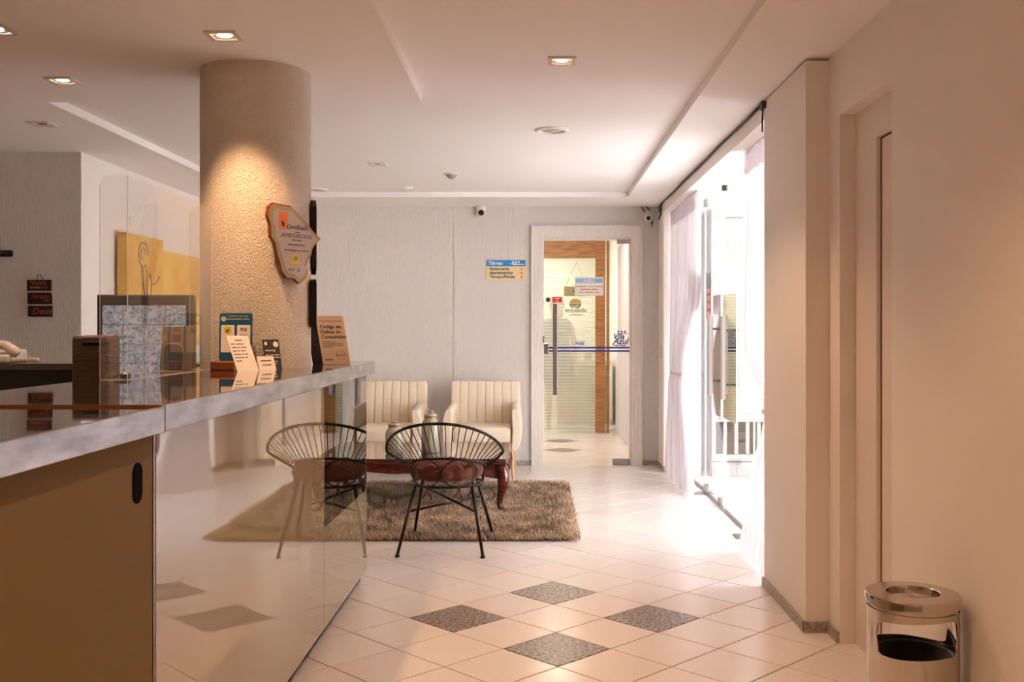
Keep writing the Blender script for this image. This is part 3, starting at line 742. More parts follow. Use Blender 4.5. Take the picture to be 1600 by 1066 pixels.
# ------------------------------------------------------------------ armchairs
def armchair(cx, label):
    cy = 8.98
    t = thing('armchair', (cx, cy, 0), label, 'armchair', 'cream armchairs along the back wall')
    W = .335
    f0 = -.36; b0 = .37                                    # front and back in local y
    def mkl(n, g, m, **k): return mk(n, g, m, t, world=False, **k)
    mkl('seat_base', G().rbox(-W + .05, W - .05, f0 + .03, b0 - .06, .25, .33, .02, 3), M['cream'], smooth=True, shade_angle=50)
    g = G().rbox(-W + .085, W - .085, f0, b0 - .17, .30, .435, .045, 5)
    for p in g.v:
        if p.z > .38: p.z += .018 * max(0, 1 - (p.x / .25) ** 2) + .012 * (b0 - .17 - p.y)
    mkl('seat_cushion', g, M['cream'], smooth=True)
    # back shell
    def lean(p):
        p.y += (p.z - .3) * .14; 
        wf = 1 + .04 * (.81 - p.z); p.x *= wf
        return p
    g = G().rbox(-.315, .315, b0 - .15, b0 - .07, .25, .80, .03, 4)
    for p in g.v: lean(p)
    mkl('back_shell', g, M['cream'], smooth=True, shade_angle=60)
    n = 8; cw = .614 / n
    for k in range(n):
        x0 = -.307 + k * cw
        g = G().rbox(x0 + .0004, x0 + cw - .0004, b0 - .20, b0 - .12, .40, .812, .009, 3)
        for p in g.v: lean(p)
        mkl('back_channel', g, M['cream'], smooth=True)
    # arms: outward bowed sides with rounded tops
    for s in (-1, 1):
        def A(u, v):
            # v along the depth, u round the section
            y = f0 - .005 + v * (b0 - .05 - f0)
            top = .60 + .03 * v
            a = 2 * PI * u
            sx = abs(math.cos(a)) ** .55 * (1 if math.cos(a) > 0 else -1); sz = abs(math.sin(a)) ** .55 * (1 if math.sin(a) > 0 else -1)
            z = .25 + (top - .25) * (sz + 1) / 2
            bow = .020 * math.sin(PI * (z - .25) / .35)
            hw = .040
            endk = min(1, v / .03, (1 - v) / .03) ; hw *= .80 + .2 * endk
            return (s * (W - .055 + sx * hw + bow), y, z)
        g = G().grid(A, 28, 30)
        r0 = len(g.v)
        g.f.append(tuple(range(27, -1, -1))); g.f.append(tuple(30 * 29 + k for k in range(28)))
        mkl('arm', g, M['cream'], smooth=True, shade_angle=60)
    for sx in (-1, 1):
        for (yy, dy) in ((f0 + .07, -.025), (b0 - .12, .05)):
            mkl('leg', G().tube([(sx * (W - .09), yy, .262), (sx * (W - .065), yy + dy, 0)], [.021, .012], 14), M['oak'], smooth=True, shade_angle=50)
    return t
armchair(-.465, 'cream channel-backed armchair next to the glass door')
armchair(-1.318, 'cream channel-backed armchair half hidden by the reception counter')

# ------------------------------------------------------------------ coffee table
tx0, tx1, ty0, ty1, th = -1.75, -.20, 6.98, 8.02, .385
tcx, tcy = (tx0 + tx1) / 2, (ty0 + ty1) / 2
tab = thing('coffee_table', (tcx, tcy, 0), 'dark red wooden coffee table with curved legs and glass top', 'table')
mk('top_frame', G().rbox(tx0, tx1, ty0, ty1, th - .035, th - .004, .008, 3), M['mahogany'], tab, smooth=True, shade_angle=40)
mk('glass_top', G().rbox(tx0 + .012, tx1 - .012, ty0 + .012, ty1 - .012, th - .004, th + .006, .002, 2), mat('table_glass', '#3a1a14', .01, ior=1.6, coat=1), tab)
def skirt(n_, L):
    p = [(-L / 2, 0), (L / 2, 0)]
    for k in range(41):
        s = k / 40; x = L / 2 - L * s; e = abs(2 * s - 1)
        d = .052 + .05 * max(0, (e - .62) / .38) ** .8 + .012 * math.cos(s * 4 * PI) * (1 if e < .62 else 0)
        p.append((x, -d))
    return p
mk('apron', G().prism(skirt(0, tx1 - tx0 - .10), FC(tcx, ty0 + .045, th - .035), 0, .022), M['mahogany'], tab)
mk('apron', G().prism(skirt(0, tx1 - tx0 - .10), FC(tcx, ty1 - .02, th - .035), 0, .022), M['mahogany'], tab)
for xx in (tx0 + .03, tx1 - .05):
    mk('apron', G().prism(skirt(0, ty1 - ty0 - .10), frame((xx, tcy, th - .035), (0, 1, 0), (0, 0, 1)), 0, .022), M['mahogany'], tab)
for sx in (-1, 1):
    for sy in (-1, 1):
        bx_, by_ = (tx0 if sx < 0 else tx1) - sx * .055, (ty0 if sy < 0 else ty1) - sy * .055
        pts = []; rad = []
        for (z, o, rr) in ((th - .036, 0, .042), (.31, .022, .046), (.26, .036, .043), (.20, .028, .034), (.14, .008, .026), (.08, -.004, .021), (.045, .004, .019), (.022, .025, .020), (.010, .048, .016), (.008, .062, .008)):
            pts.append((bx_ + sx * o * .75, by_ + sy * o * .75, z + (.012 if z < .05 else 0))); rad.append(rr)
        mk('leg', G().tube(pts, rad, 14), M['mahogany'], tab, smooth=True)

# jars on the table
def jar(x, y, h, r, label):
    t = thing('glass_jar', (x, y, th + .006), label, 'jar', 'ribbed jars on the coffee table')
    g = G(); seg = 48; v = []
    prof = [(.0, 0), (.92, 0), (1, .03), (1, .62), (.95, .72), (.72, .80), (.66, .84)]
    rows = []
    for q, z in prof:
        for k in range(seg):
            rr = r * q * (1 + (.06 if (k % 4 < 2) else 0) * (1 if 0.02 < z < .7 else 0)); a = 2 * PI * k / seg
            v.append((x + rr * math.cos(a), y + rr * math.sin(a), th + .006 + z * h))
    f = [(i * seg + k, i * seg + (k + 1) % seg, (i + 1) * seg + (k + 1) % seg, (i + 1) * seg + k) for i in range(len(prof) - 1) for k in range(seg)]
    g.add(v, f)
    mk('jar_body', g, jar_m, t, smooth=True)
    zb = th + .006
    mk('neck_band', G().lathe([(r * .70, .83 * h), (r * .76, .85 * h), (r * .70, .875 * h)], (x, y, zb), 24), mat('gold_band', '#a8783c', .35, .8), t, smooth=True)
    mk('lid', G().lathe([(r * .74, .875 * h), (r * .78, .90 * h), (r * .6, .93 * h), (r * .2, .95 * h), (r * .12, .97 * h)], (x, y, zb), 24), lid_m, t, smooth=True)
    mk('finial', G().ball((x + .004, y, zb + h * .98), r * .26, 10, (1.5, .8, .55)).ball((x - .014, y, zb + h * .995), r * .2, 8, (1.4, .7, .4)), lid_m, t, smooth=True)
jar_m = mat('sage_glass', '#a39c86', .18, coat=.5); lid_m = mat('antique_lid', '#b5a898', .35, .3)
jx = lambda x, y: (x - VX) * y / F_PX
jar(jx(672.5, 7.35), 7.35, .305, .062, 'taller ribbed greenish jar with a lid on the coffee table')
jar(jx(616, 7.28), 7.28, .235, .060, 'shorter ribbed greenish jar with a lid on the coffee table')

# ------------------------------------------------------------------ wire chair (seen from behind)
wc = thing('wire_chair', (-.53, 5.98, 0), 'round wire chair with brown tufted cushion standing on the rug edge', 'chair', rz=math.radians(-3))
def mkc(n_, g, m, p=None, **k): return mk(n_, g, m, p or wc, world=False, **k)
def rim_pt(s):            # s 0..1 from the right front end, round the back, to the left front end
    a = math.radians(20 - 220 * s)
    x = .345 * math.cos(a); y = -.045 + .315 * math.sin(a)
    e = max(0, math.cos((s - .5) * PI)) 
    z = .475 + .29 * e ** 1.0
    k = .72 + .28 * min(1, e / .35) if e < .35 else 1
    return Vector((x * k, y, z))
def arc_pt(s):
    a = math.radians(18 - 216 * s)
    e = max(0, math.cos((s - .5) * PI))
    return Vector((.225 * math.cos(a), .01 + .215 * math.sin(a), .462 + .088 * e))
rim_path = [rim_pt(k / 48) for k in range(49)]; arc_path = [arc_pt(k / 48) for k in range(49)]
mkc('outer_rim', G().tube(rim_path, .0085, 8), M['iron'], smooth=True)
mkc('inner_rim', G().tube(arc_path, .008, 8), M['iron'], smooth=True)
for s in (0, 1): mkc('rim_joint', G().tube([rim_pt(s), arc_pt(s)], .008, 8), M['iron'], smooth=True)
NW = 31
for k in range(NW):
    s = .03 + .94 * k / (NW - 1)
    a, b = rim_pt(s), arc_pt(s); d = (a - b).normalized()
    mkc('spoke', G().tube([b - d * .006, a + d * .011], .0028, 6), M['iron'])
SZ = .385
ring = [Vector((.215 * math.cos(2 * PI * k / 40), .01 + .215 * math.sin(2 * PI * k / 40), SZ)) for k in range(40)]
mkc('seat_ring', G().tube(ring, .008, 8, closed=True), M['iron'], smooth=True)
for k in range(7):
    x = -.18 + .06 * k; yy = math.sqrt(max(0, .215 ** 2 - x * x))
    mkc('seat_wire', G().tube([(x, .01 - yy, SZ), (x, .01 + yy, SZ)], .0028, 6), M['iron'])
for k in (0, 48): mkc('rim_support', G().tube([arc_path[k], Vector((arc_path[k].x * .96, arc_path[k].y, SZ))], .008, 8), M['iron'])
for sx in (-1, 1):      # two wire loops that fill the gap under the backrest
    lp = []
    for k in range(28):
        a = 2 * PI * k / 28; u = sx * .098 + .094 * math.cos(a); z = .466 + .078 * math.sin(a)
        yy = .01 - math.sqrt(max(.0001, .218 ** 2 - u * u)) - .012
        lp.append((u, yy, z))
    mkc('wire_loop', G().tube(lp, .0042, 6, closed=True), M['iron'], smooth=True)
for sx in (-1, 1):
    for sy in (-1, 1):
        tp = Vector((sx * .165, .01 + sy * .135, SZ)); ft = Vector((sx * .243, .015 + sy * .285, .012 + (.0 if sy < 0 else .012)))
        lg_ = mkc('leg', G().tube([tp, ft], [.0105, .009], 10), M['iron'], smooth=True)
        mkc('foot', G().lathe([(.0, -.012), (.014, -.012), (.014, -.002), (.009, .008)], ft, 12), M['black'], lg_)
def legp(sx, sy, t): 
    tp = Vector((sx * .165, .01 + sy * .135, SZ)); ft = Vector((sx * .243, .015 + sy * .285, .012)); return tp + (ft - tp) * t
mkc('stretcher', G().tube([legp(-1, 1, .12), legp(1, -1, .38)], .007, 8), M['iron'], smooth=True)
mkc('stretcher', G().tube([legp(1, 1, .30), legp(-1, -1, .38)], .007, 8), M['iron'], smooth=True)
# tufted cushion
def cush(u, v):
    a = 2 * PI * u; ph = -PI / 2 + PI * v
    cr = math.cos(ph); cr = abs(cr) ** .45; r_ = .212 * cr
    x = r_ * math.cos(a); y = .01 + r_ * math.sin(a); sz = math.sin(ph)
    z = .452 + .048 * (abs(sz) ** .8) * (1 if sz > 0 else -1)
    d = 0
    for tx_ in (-.12, -.04, .04, .12):
        for ty_ in (-.12, -.04, .04, .12):
            d += math.exp(-((x - tx_) ** 2 + (y - .01 - ty_) ** 2) / .0006)
    gx = abs(math.sin((x + .04) / .08 * PI)) ; gy = abs(math.sin((y - .05) / .08 * PI))
    pil = (gx * gy) ** .5
    edge = 1 - cr
    z += ((.022 * pil - .022 * d) if sz > 0 else -.5 * (.012 * pil - .012 * d)) * (1 if cr > .1 else 0)
    bul = 1 + .06 * (abs(math.sin(5 * a)) - .5) * (1 - abs(sz) ** 2)
    return (x * bul, .01 + (y - .01) * bul, z)
cg_ = G().grid(cush, 120, 56); cu_ = mkc('cushion', cg_, M['velvet'], smooth=True)
for (x, y) in ((-.08, -.19), (.10, -.19), (.17, -.10)):
    mkc('cushion_tie', G().tube([(x, y, .41), (x + .004, y - .012, .36), (x + .025, y - .014, .315)], .0045, 6).tube([(x, y, .40), (x - .012, y - .012, .35), (x - .03, y - .012, .322)], .0045, 6), M['velvet'], cu_)

# ------------------------------------------------------------------ waste bin
bxc, byc, br, bht = 1.098, 2.95, .128, .53
bn = thing('waste_bin', (bxc, byc, 0), 'round polished steel waste bin with ashtray top beside the plain wall', 'bin')
seg = 96; g = G(); zt_ = .488
def opening(a):
    best = None
    for ac in (-1.78, 1.36):
        d = (a - ac + PI) % (2 * PI) - PI
        hw = 1.02
        if abs(d) < hw:
            e = abs(d) / hw; k = (1 - e ** 6) ** (1 / 6) if e < 1 else 0
            m_ = .418; return m_ - .052 * k + .004 * math.sin(d * 2), m_ + .050 * k + .006 * math.sin(d * 1.5)
    return .418, .418
vs_ = []
for k in range(seg):
    a = 2 * PI * k / seg; lo_, hi_ = opening(a); cx_, sx_ = math.cos(a), math.sin(a)
    vs_ += [(bxc + br * cx_, byc + br * sx_, z) for z in (0.004, .2, lo_, hi_, zt_)] 
    vs_ += [(bxc + (br - .003) * cx_, byc + (br - .003) * sx_, z) for z in (lo_, .2, hi_, zt_)]
fs_ = []
for k in range(seg):
    j = (k + 1) % seg; A = 9 * k; B = 9 * j
    fs_ += [(A, B, B + 1, A + 1), (A + 1, B + 1, B + 2, A + 2), (A + 3, B + 3, B + 4, A + 4), (A + 5, B + 5, B + 6, A + 6)[::1], (A + 8, B + 8, B + 7, A + 7), (A + 2, B + 2, B + 5, A + 5), (A + 7, B + 7, B + 3, A + 3)]
g.add(vs_, fs_); mk('body', g, M['steel2'], bn, smooth=True, shade_angle=40)
mk('bag', G().lathe([(br - .012, .05), (br - .008, .34), (br - .010, .358), (br - .02, .352), (br - .03, .2), (0, .15)], (bxc, byc, 0), 40), M['black'], bn, smooth=True)
mk('lid', G().lathe([(br - .004, .488), (br - .004, .497), (br + .006, .499), (br + .006, .522), (br + .003, .527), (br * .60, .530), (br * .58, .528), (br * .55, .505)], (bxc, byc, 0), 56, False), M['steel2'], bn, smooth=True, shade_angle=35)
mk('ashtray_dish', G().lathe([(0, .484), (br * .45, .487), (br * .56, .508)], (bxc, byc, 0), 40, False), M['steel2'], bn, smooth=True)
mk('foot_ring', G().lathe([(br + .001, 0), (br + .003, .004), (br + .003, .02), (br, .024)], (bxc, byc, 0), 48, False), M['black'], bn, smooth=True)

# ------------------------------------------------------------------ signs and devices on the back wall
def wx(x): return (x - VX) * YB / F_PX
def wz(y): return CAM_H - (y - VY) * YB / F_PX
sgn = thing('direction_sign', (wx(790), YB - .01, wz(422)), 'blue and cream direction sign beside the glass door', 'sign')
yw = YB - .006
mk('board', G().box(wx(760), wx(821), yw - .008, yw, wz(438), wz(407)), mat('cream_board', '#eccf9c', .5), sgn)
mk('header', G().box(wx(760), wx(821), yw - .0095, yw - .008, wz(416.3), wz(407)), mat('blue_header', '#1583c4', .5), sgn)
g = text_g(G(), 'Térreo', .046, FC(wx(763), yw - .0105, wz(414)), shear=.2, bold=.0015)
for k in range(3): g.flat(star(wx(801.5 + 4.6 * k), wz(409.8), .016), FC(0, yw - .0105, 0))
g.flat([(wx(793), wz(412.6)), (wx(803), wz(411.6)), (wx(812), wz(413)), (wx(819), wz(412.6)), (wx(819), wz(413.8)), (wx(803), wz(414.4)), (wx(799), wz(412.8))], FC(0, yw - .0105, 0))
mk('lettering', g, M['white'], sgn)
g = G()
for i, s in enumerate(('Restaurante', 'Apartamentos', 'Terraço/Piscina')): text_g(g, s, .038, FC(wx(764.5), yw - .0095, wz(422.4 + 6.1 * i)), shear=.25, bold=.0012)
mk('lettering', g, mat('slate_letters', '#3f5f6a', .6), sgn)
g = G()
for i in range(3):
    cx_, cz_ = wx(815), wz(420.6 + 6.3 * i)
    g.flat([(cx_ - .016, cz_ - .001), (cx_ + .016, cz_ - .001), (cx_, cz_ + .013)], FC(0, yw - .0095, 0)); g.flat(rect(cx_ - .005, cx_ + .005, cz_ - .014, cz_ - .001), FC(0, yw - .0095, 0))
mk('arrow_print', g, mat('orange_arrow', '#d07a45', .6), sgn)

def cctv(x, z, y, label, wires=False):
    t = thing('security_camera', (x, y, z), label, 'camera')
    if not wires:
        mk('mount', G().lathe([(.045, 0), (.045, -.03), (.03, -.04)], (x, y - .05, HC), 20), M['white'], t, smooth=True)
        mk('ball', G().ball((x, y - .055, HC - .06), .042, 16), M['white'], t, smooth=True)
        mk('lens_barrel', G().tube([(x, y - .08, HC - .062), (x + .008, y - .105, HC - .068)], .026, 16), M['black'], t, smooth=True)
    else:
        mk('mount', G().tube([(x, y, z + .03), (x, y - .03, z + .03)], .04, 18), M['white'], t, smooth=True)
        mk('ball', G().ball((x, y - .05, z), .045, 16), M['white'], t, smooth=True)
        mk('lens_barrel', G().tube([(x, y - .08, z), (x - .006, y - .125, z - .014)], .028, 16), M['white'], t, smooth=True)
        mk('lens', G().tube([(x - .006, y - .1255, z - .014), (x - .0062, y - .1275, z - .0145)], .02, 16), M['black'], t)
        mk('cable', G().tube([(x - .02, y - .01, z + .04), (x - .06, y - .012, z + .10), (x - .03, y - .012, z + .125), (x + .01, y - .012, z + .08), (x + .02, y - .012, z + .02), (x + .04, y - .012, z - .07)], .005, 6), M['iron'], t, smooth=True)
        mk('cable', G().tube([(x + .03, y - .01, z + .05), (x + .05, y - .012, z - .02), (x + .035, y - .012, z - .09)], .005, 6), mat('grey_cable', '#9a938c', .6), t, smooth=True)
        mk('cable', G().tube([(x - .06, y - .008, z + .0), (x - .1, y - .008, z + .02), (x - .09, y - .008, z + .09), (x - .05, y - .008, z + .11)], .003, 6), M['white'], t, smooth=True)
cctv(wx(752), wz(326), YB, 'small white security camera under the ceiling above the seating')
cctv(wx(1012), wz(341), YB - .006, 'white security camera with loose cables in the corner by the curtain', True)
cb = thing('cable_bundle', (XP - .01, 9.3, 2.36), 'bundle of loose dark cables hanging at the ceiling corner', 'cable')
mk('cable', G().tube([(XP - .006, 9.16, 2.435), (XP - .02, 9.2, 2.39), (XP - .008, 9.28, 2.34), (XP - .02, 9.34, 2.30)], .006, 6), M['iron'], cb, smooth=True)
mk('cable', G().tube([(XP - .006, 9.2, 2.435), (XP - .025, 9.28, 2.40), (XP - .015, 9.36, 2.37)], .007, 6), mat('blue_grey_cable', '#5d6b74', .6), cb, smooth=True)
mk('connector', G().rbox(XP - .03, XP - .003, 9.24, 9.30, 2.36, 2.40, .004, 2), M['inkgrey'], cb)
ck = thing('ceiling_cable', (XP - .006, 7.1, 2.437), 'dark cable running along the gap above the beam', 'cable')
mk('run', G().tube([(XP - .008, 5.10 + .505 * k * .8, 2.432 - .004 * math.sin(k * 1.7)) for k in range(11)], .0065, 6), M['iron'], ck, smooth=True)
mk('hanging_end', G().tube([(XP - .008, 5.10, 2.432), (XP - .014, 5.07, 2.40), (XP - .006, 5.12, 2.34), (XP - .006, 5.118, 2.29)], .005, 6), M['iron'], ck, smooth=True)
mk('clip', G().rbox(XP - .022, XP, 5.05, 5.13, 2.40, 2.435, .004, 2), M['iron'], ck)
sw = thing('light_switch', (XP, 9.33, 1.08), 'white light switch on the corner wall beside the curtain', 'switch')
mk('plate', G().rbox(XP - .01, XP, 9.29, 9.37, 1.02, 1.14, .003, 2), M['white'], sw)
mk('rocker', G().rbox(XP - .015, XP - .010, 9.31, 9.35, 1.05, 1.11, .002, 1), M['white'], sw)

# ------------------------------------------------------------------ staff side: paintings, plaques, coat hooks, phone
ochre = add_mottle(mat('ochre_canvas', '#d8a53f', .7), '#cf9634', '#e2b657', 3)
def canvas(z0, z1, y0, y1, x1, label, draw=None):
    t = thing('canvas_painting', (XL, (y0 + y1) / 2, z0), label, 'painting', 'two part ochre painting')
    mk('canvas', G().rbox(XL + .021, XL + x1, y0, y1, z0, z1, .004, 2), ochre, t)
    if draw:
        g = G(); fr = frame((XL + x1 + .001, y0, 0), (0, 1, 0), (0, 0, 1))
        fr2 = frame((XL + x1 + .001, y0, 0), (0, 1, 0), (0, 0, 1))
        for path, r_ in draw: g.tube([fr2 @ Vector((p[0], p[1], 0)) for p in path], r_, 6)
        mk('line_drawing', g, M['inkgrey'], t, smooth=True)
draw = [([(.27 + .09 * math.cos(a), 1.83 + .09 * math.sin(a)) for a in [2 * PI * k / 20 for k in range(18)]], .006),
        ([(.27 + .04 * math.cos(a), 1.83 + .05 * math.sin(a)) for a in [2 * PI * k / 20 for k in range(14)]], .004),
        ([(.24, 1.74), (.27, 1.6), (.31, 1.48), (.33, 1.38)], .008), ([(.33, 1.74), (.34, 1.62), (.33, 1.5), (.32, 1.42)], .005),
        ([(.38, 1.70), (.44, 1.62), (.52, 1.63), (.58, 1.69)], .005), ([(.42, 1.62), (.41, 1.5), (.40, 1.43), (.47, 1.43), (.45, 1.48)], .005)]
canvas(1.15, 1.968, 7.08, 7.75, .10, 'taller ochre canvas with grey line drawing on the white wall', draw)
canvas(1.15, 1.893, 7.77, 8.95, .085, 'wider plain ochre canvas beside the taller one on the white wall')
YW = YGW - .002
def gx(x): return (x - VX) * YW / F_PX
def gz(y): return CAM_H - (y - VY) * YW / F_PX
pq = thing('hanging_plaque', (gx(62), YW, gz(466)), 'three dark wooden boards hung one below another with red script', 'plaque')
dk = mat('dark_stained_wood', '#2e1712', .6); rl = mat('red_script', '#b0603a', .6)
for i, (a, b, dx_) in enumerate(((437.5, 454.5, 0), (457.5, 475.5, .004), (478, 495, .006))):
    bd = mk('board', G().rbox(gx(43.5) + dx_, gx(81.5) + dx_, YW - .014, YW - .002, gz(b), gz(a), .002, 1), dk, pq)
    zc = gz((a + b) / 2)
    g = G(); yb = YW - .0155
    if i == 0:
        text_g(g, 'Nunca', .042, FC(gx(46.5), yb, zc + .004), shear=.35); text_g(g, 'sorte', .026, FC(gx(63), yb, zc - .02), shear=.35)
        h_ = G()
        for k in range(3):
            cx_ = gx(50.5 + 5.4 * k); h_.flat([(cx_ + .011 * (16 * math.sin(t) ** 3) / 16, zc - .016 + .011 * (13 * math.cos(t) - 5 * math.cos(2 * t) - 2 * math.cos(3 * t) - math.cos(4 * t)) / 16) for t in [2 * PI * q / 20 for q in range(20)]], FC(0, yb, 0))
        mk('heart_print', h_, mat('orange_heart', '#c9602c', .6), bd)
    elif i == 1: text_g(g, 'Sempre', .038, FC(gx(50), yb, zc + .002), shear=.35); text_g(g, 'foi', .04, FC(gx(69), yb, zc - .022), shear=.35)
    else: text_g(g, 'Deus', .062, FC(gx(51), yb, zc - .02), shear=.3, bold=.0006)
    mk('lettering', g, rl, bd)
mk('cord', G().tube([(gx(58), YW - .006, gz(437)), (gx(60), YW - .004, gz(430)), (gx(64), YW - .004, gz(429)), (gx(68), YW - .006, gz(437))], .003, 6), mat('jute', '#8c7650', .9), pq)
for xx in (49, 76):
    for (a, b) in ((454.5, 457.5), (475.5, 478)): mk('link', G().tube([(gx(xx), YW - .008, gz(a)), (gx(xx) + .003, YW - .008, gz(b))], .002, 5), M['oak'], pq)
hk = thing('coat_rack', (gx(5), YW, gz(397)), 'black coat rack with a metal hook on the textured wall', 'rack')
mk('rail', G().rbox(gx(-60), gx(20.5), YW - .03, YW, gz(401.5), gz(391.5), .003, 2), M['black'], hk)
mk('hook', G().tube([(gx(-3), YW - .032, gz(402)), (gx(0), YW - .05, gz(401)), (gx(3), YW - .06, gz(398)), (gx(6), YW - .035, gz(395.5))], .006, 8), M['chrome'], hk, smooth=True)
ph = thing('telephone', (-2.66, 5.06, CT), 'pale desk telephone with coiled cord on the black return counter', 'telephone')
pxm = mat('phone_plastic', '#c9c3bd', .35)
g = G().rbox(-2.80, -2.60, 4.98, 5.17, CT, CT + .04, .012, 3)
for p in g.v:
    if p.z > CT + .02: p.z += (p.y - 4.98) * .15
mk('base', g, pxm, ph, smooth=True, shade_angle=40)
mk('handset', G().tube([(-2.80, 5.02, CT + .075), (-2.76, 5.02, CT + .092), (-2.70, 5.02, CT + .097), (-2.63, 5.02, CT + .085), (-2.59, 5.02, CT + .055), (-2.575, 5.02, CT + .04)], [.022, .026, .024, .024, .028, .018], 12), pxm, ph, smooth=True)
mk('coiled_cord', G().tube([(-2.59 + .13 * s / 90, 5.0 + .008 * math.cos(s * .9), CT + .016 + .008 * math.sin(s * .9)) for s in range(90)], .004, 6), mat('cord_cream', '#cdbfa6', .5), ph, smooth=True)

# monitor with the camera grid
mo = thing('monitor', (-1.73, 4.47, WH), 'black monitor showing a grid of camera pictures behind the counter', 'monitor')
mx0, mx1, mz0, mz1, my = -1.932, -1.507, 1.03, 1.441, 4.45
mk('bezel', G().box(mx0, mx0 + .02, my, my + .03, mz0, mz1).box(mx1 - .035, mx1, my, my + .03, mz0, mz1).box(mx0 + .02, mx1 - .035, my, my + .03, mz1 - .042, mz1).box(mx0 + .02, mx1 - .035, my, my + .03, mz0, mz0 + .025), M['black'], mo)
mk('casing', G().rbox(mx0 + .01, mx1 - .01, my + .012, my + .045, mz0 + .01, mz1 - .01, .005, 2), M['black'], mo)
mk('stand', G().box(-1.75, -1.69, my + .02, my + .04, WH + .01, mz0 + .05).rbox(-1.83, -1.61, my - .06, my + .1, WH, WH + .012, .004, 2), M['black'], mo)
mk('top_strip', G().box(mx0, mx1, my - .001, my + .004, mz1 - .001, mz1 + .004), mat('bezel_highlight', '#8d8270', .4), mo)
scr = mk('screen', G().box(mx0 + .02, mx1 - .035, my + .006, my + .011, mz0 + .025, mz1 - .042), M['black'], mo)
cells = [mat('feed_%d' % k, '#000000', .3) for k in range(4)]
for k, cm in enumerate(cells):
    nz = nd(cm, 'ShaderNodeTexVoronoi'); nz.inputs['Scale'].default_value = 48 + 14 * k
    lk(cm, coords(cm, (1, 1, 1.6)), nz.inputs['Vector'])
    rp = nd(cm, 'ShaderNodeValToRGB'); e_ = rp.color_ramp.elements
    e_[0].color = srgb(('#2c2a30', '#54403a', '#39383e', '#5e4038')[k]); e_[1].color = srgb(('#c4b8bc', '#d2c6c2', '#bcb8c2', '#d8ccc8')[k]); e_[0].position = .12; e_[1].position = .75
    lk(cm, nz.outputs['Distance'], rp.inputs[0])
    sep = nd(cm, 'ShaderNodeSeparateColor'); lk(cm, nz.outputs['Color'], sep.inputs[0]); mxn = nd(cm, 'ShaderNodeMix', data_type='RGBA')
    mxn.inputs[0].default_value = .35; lk(cm, rp.outputs[0], mxn.inputs[6])
    rp2 = nd(cm, 'ShaderNodeValToRGB'); rp2.color_ramp.elements[0].color = srgb('#30333c'); rp2.color_ramp.elements[1].color = srgb('#d8cfcf'); lk(cm, sep.outputs[0], rp2.inputs[0]); lk(cm, rp2.outputs[0], mxn.inputs[7])
    lk(cm, mxn.outputs[2], bsdf(cm).inputs['Emission Color']); bsdf(cm).inputs['Emission Strength'].default_value = .42
cw_, ch_ = (mx1 - mx0 - .055) / 4, (mz1 - mz0 - .067) / 4
for r_ in range(4):
    for q in range(4):
        mk('feed_tile', G().box(mx0 + .02 + q * cw_ + .001, mx0 + .02 + (q + 1) * cw_ - .001, my + .0045, my + .006, mz0 + .025 + r_ * ch_ + .001, mz0 + .025 + (r_ + 1) * ch_ - .001), cells[(q * 3 + r_ * 2 + (q * r_) % 3) % 4], scr)

# ------------------------------------------------------------------ things on the counter
# sneeze guard
ac = thing('acrylic_shield', (-1.40, 3.83, CT), 'clear acrylic sneeze guard standing on the granite counter', 'shield')
CTS = CT; CT = CT + .0006
AX, AY0, AY1, AZ = -1.372, 3.39, 4.27, 1.81
fr = frame((AX, AY0, CT), (0, 1, 0), (0, 0, 1))
L = AY1 - AY0; Hh = AZ - CT
mk('front_pane', G().prism([(0, .002), (L, .002), (L, Hh), (0, Hh)], fr, 0, .003), M['acrylic'], ac)
mk('pane_edge', G().box(AX, AX + .003, AY0 - .001, AY0 + .0005, CT, AZ).box(AX, AX + .003, AY1, AY1 + .0012, CT, AZ), M['aedge'], ac)
for yy in (AY0, AY1):
    fw = frame((AX - .09, yy, CT), (1, 0, 0), (0, 0, 1))
    pr = [(0, .002), (.09, .002), (.09, Hh), (.028, Hh)] + [(.028 - .028 * math.sin(a), Hh - .028 + .028 * math.cos(a)) for a in [PI / 2 * k / 6 for k in range(1, 7)]]
    mk('side_wing', G().prism(pr, fw, 0, .003), M['acrylic'], ac)
    mk('wing_edge', G().box(AX - .0912, AX - .09, yy - .003, yy, CT + .002, AZ - .03), M['aedge'], ac)
mk('bottom_rim', G().box(AX, AX + .004, AY0, AY1, CT, CT + .002).box(AX - .09, AX, AY0 - .003, AY0 + .001, CT, CT + .002).box(AX - .09, AX, AY1 - .003, AY1 + .001, CT, CT + .002), M['aedge'], ac)

CT = CTS
# dark box with slot, standing on the work desk
bxm = mat('dark_ribbed_leather', '#7a6050', .38); add_bump(bxm, 9, .008, 1, 3, (2, 2, 26), True)
sbx = thing('suggestion_box', (-1.56, 3.62, WH), 'dark ribbed leather box with a slot behind the counter', 'box')
g = G().rbox(-1.648, -1.512, 3.58, 3.68, WH, 1.273, .014, 4)
mk('box_body', g, bxm, sbx, smooth=True, shade_angle=40)
mk('slot', G().rbox(-1.605, -1.522, 3.574, 3.582, 1.237, 1.250, .002, 1), M['black'], sbx)
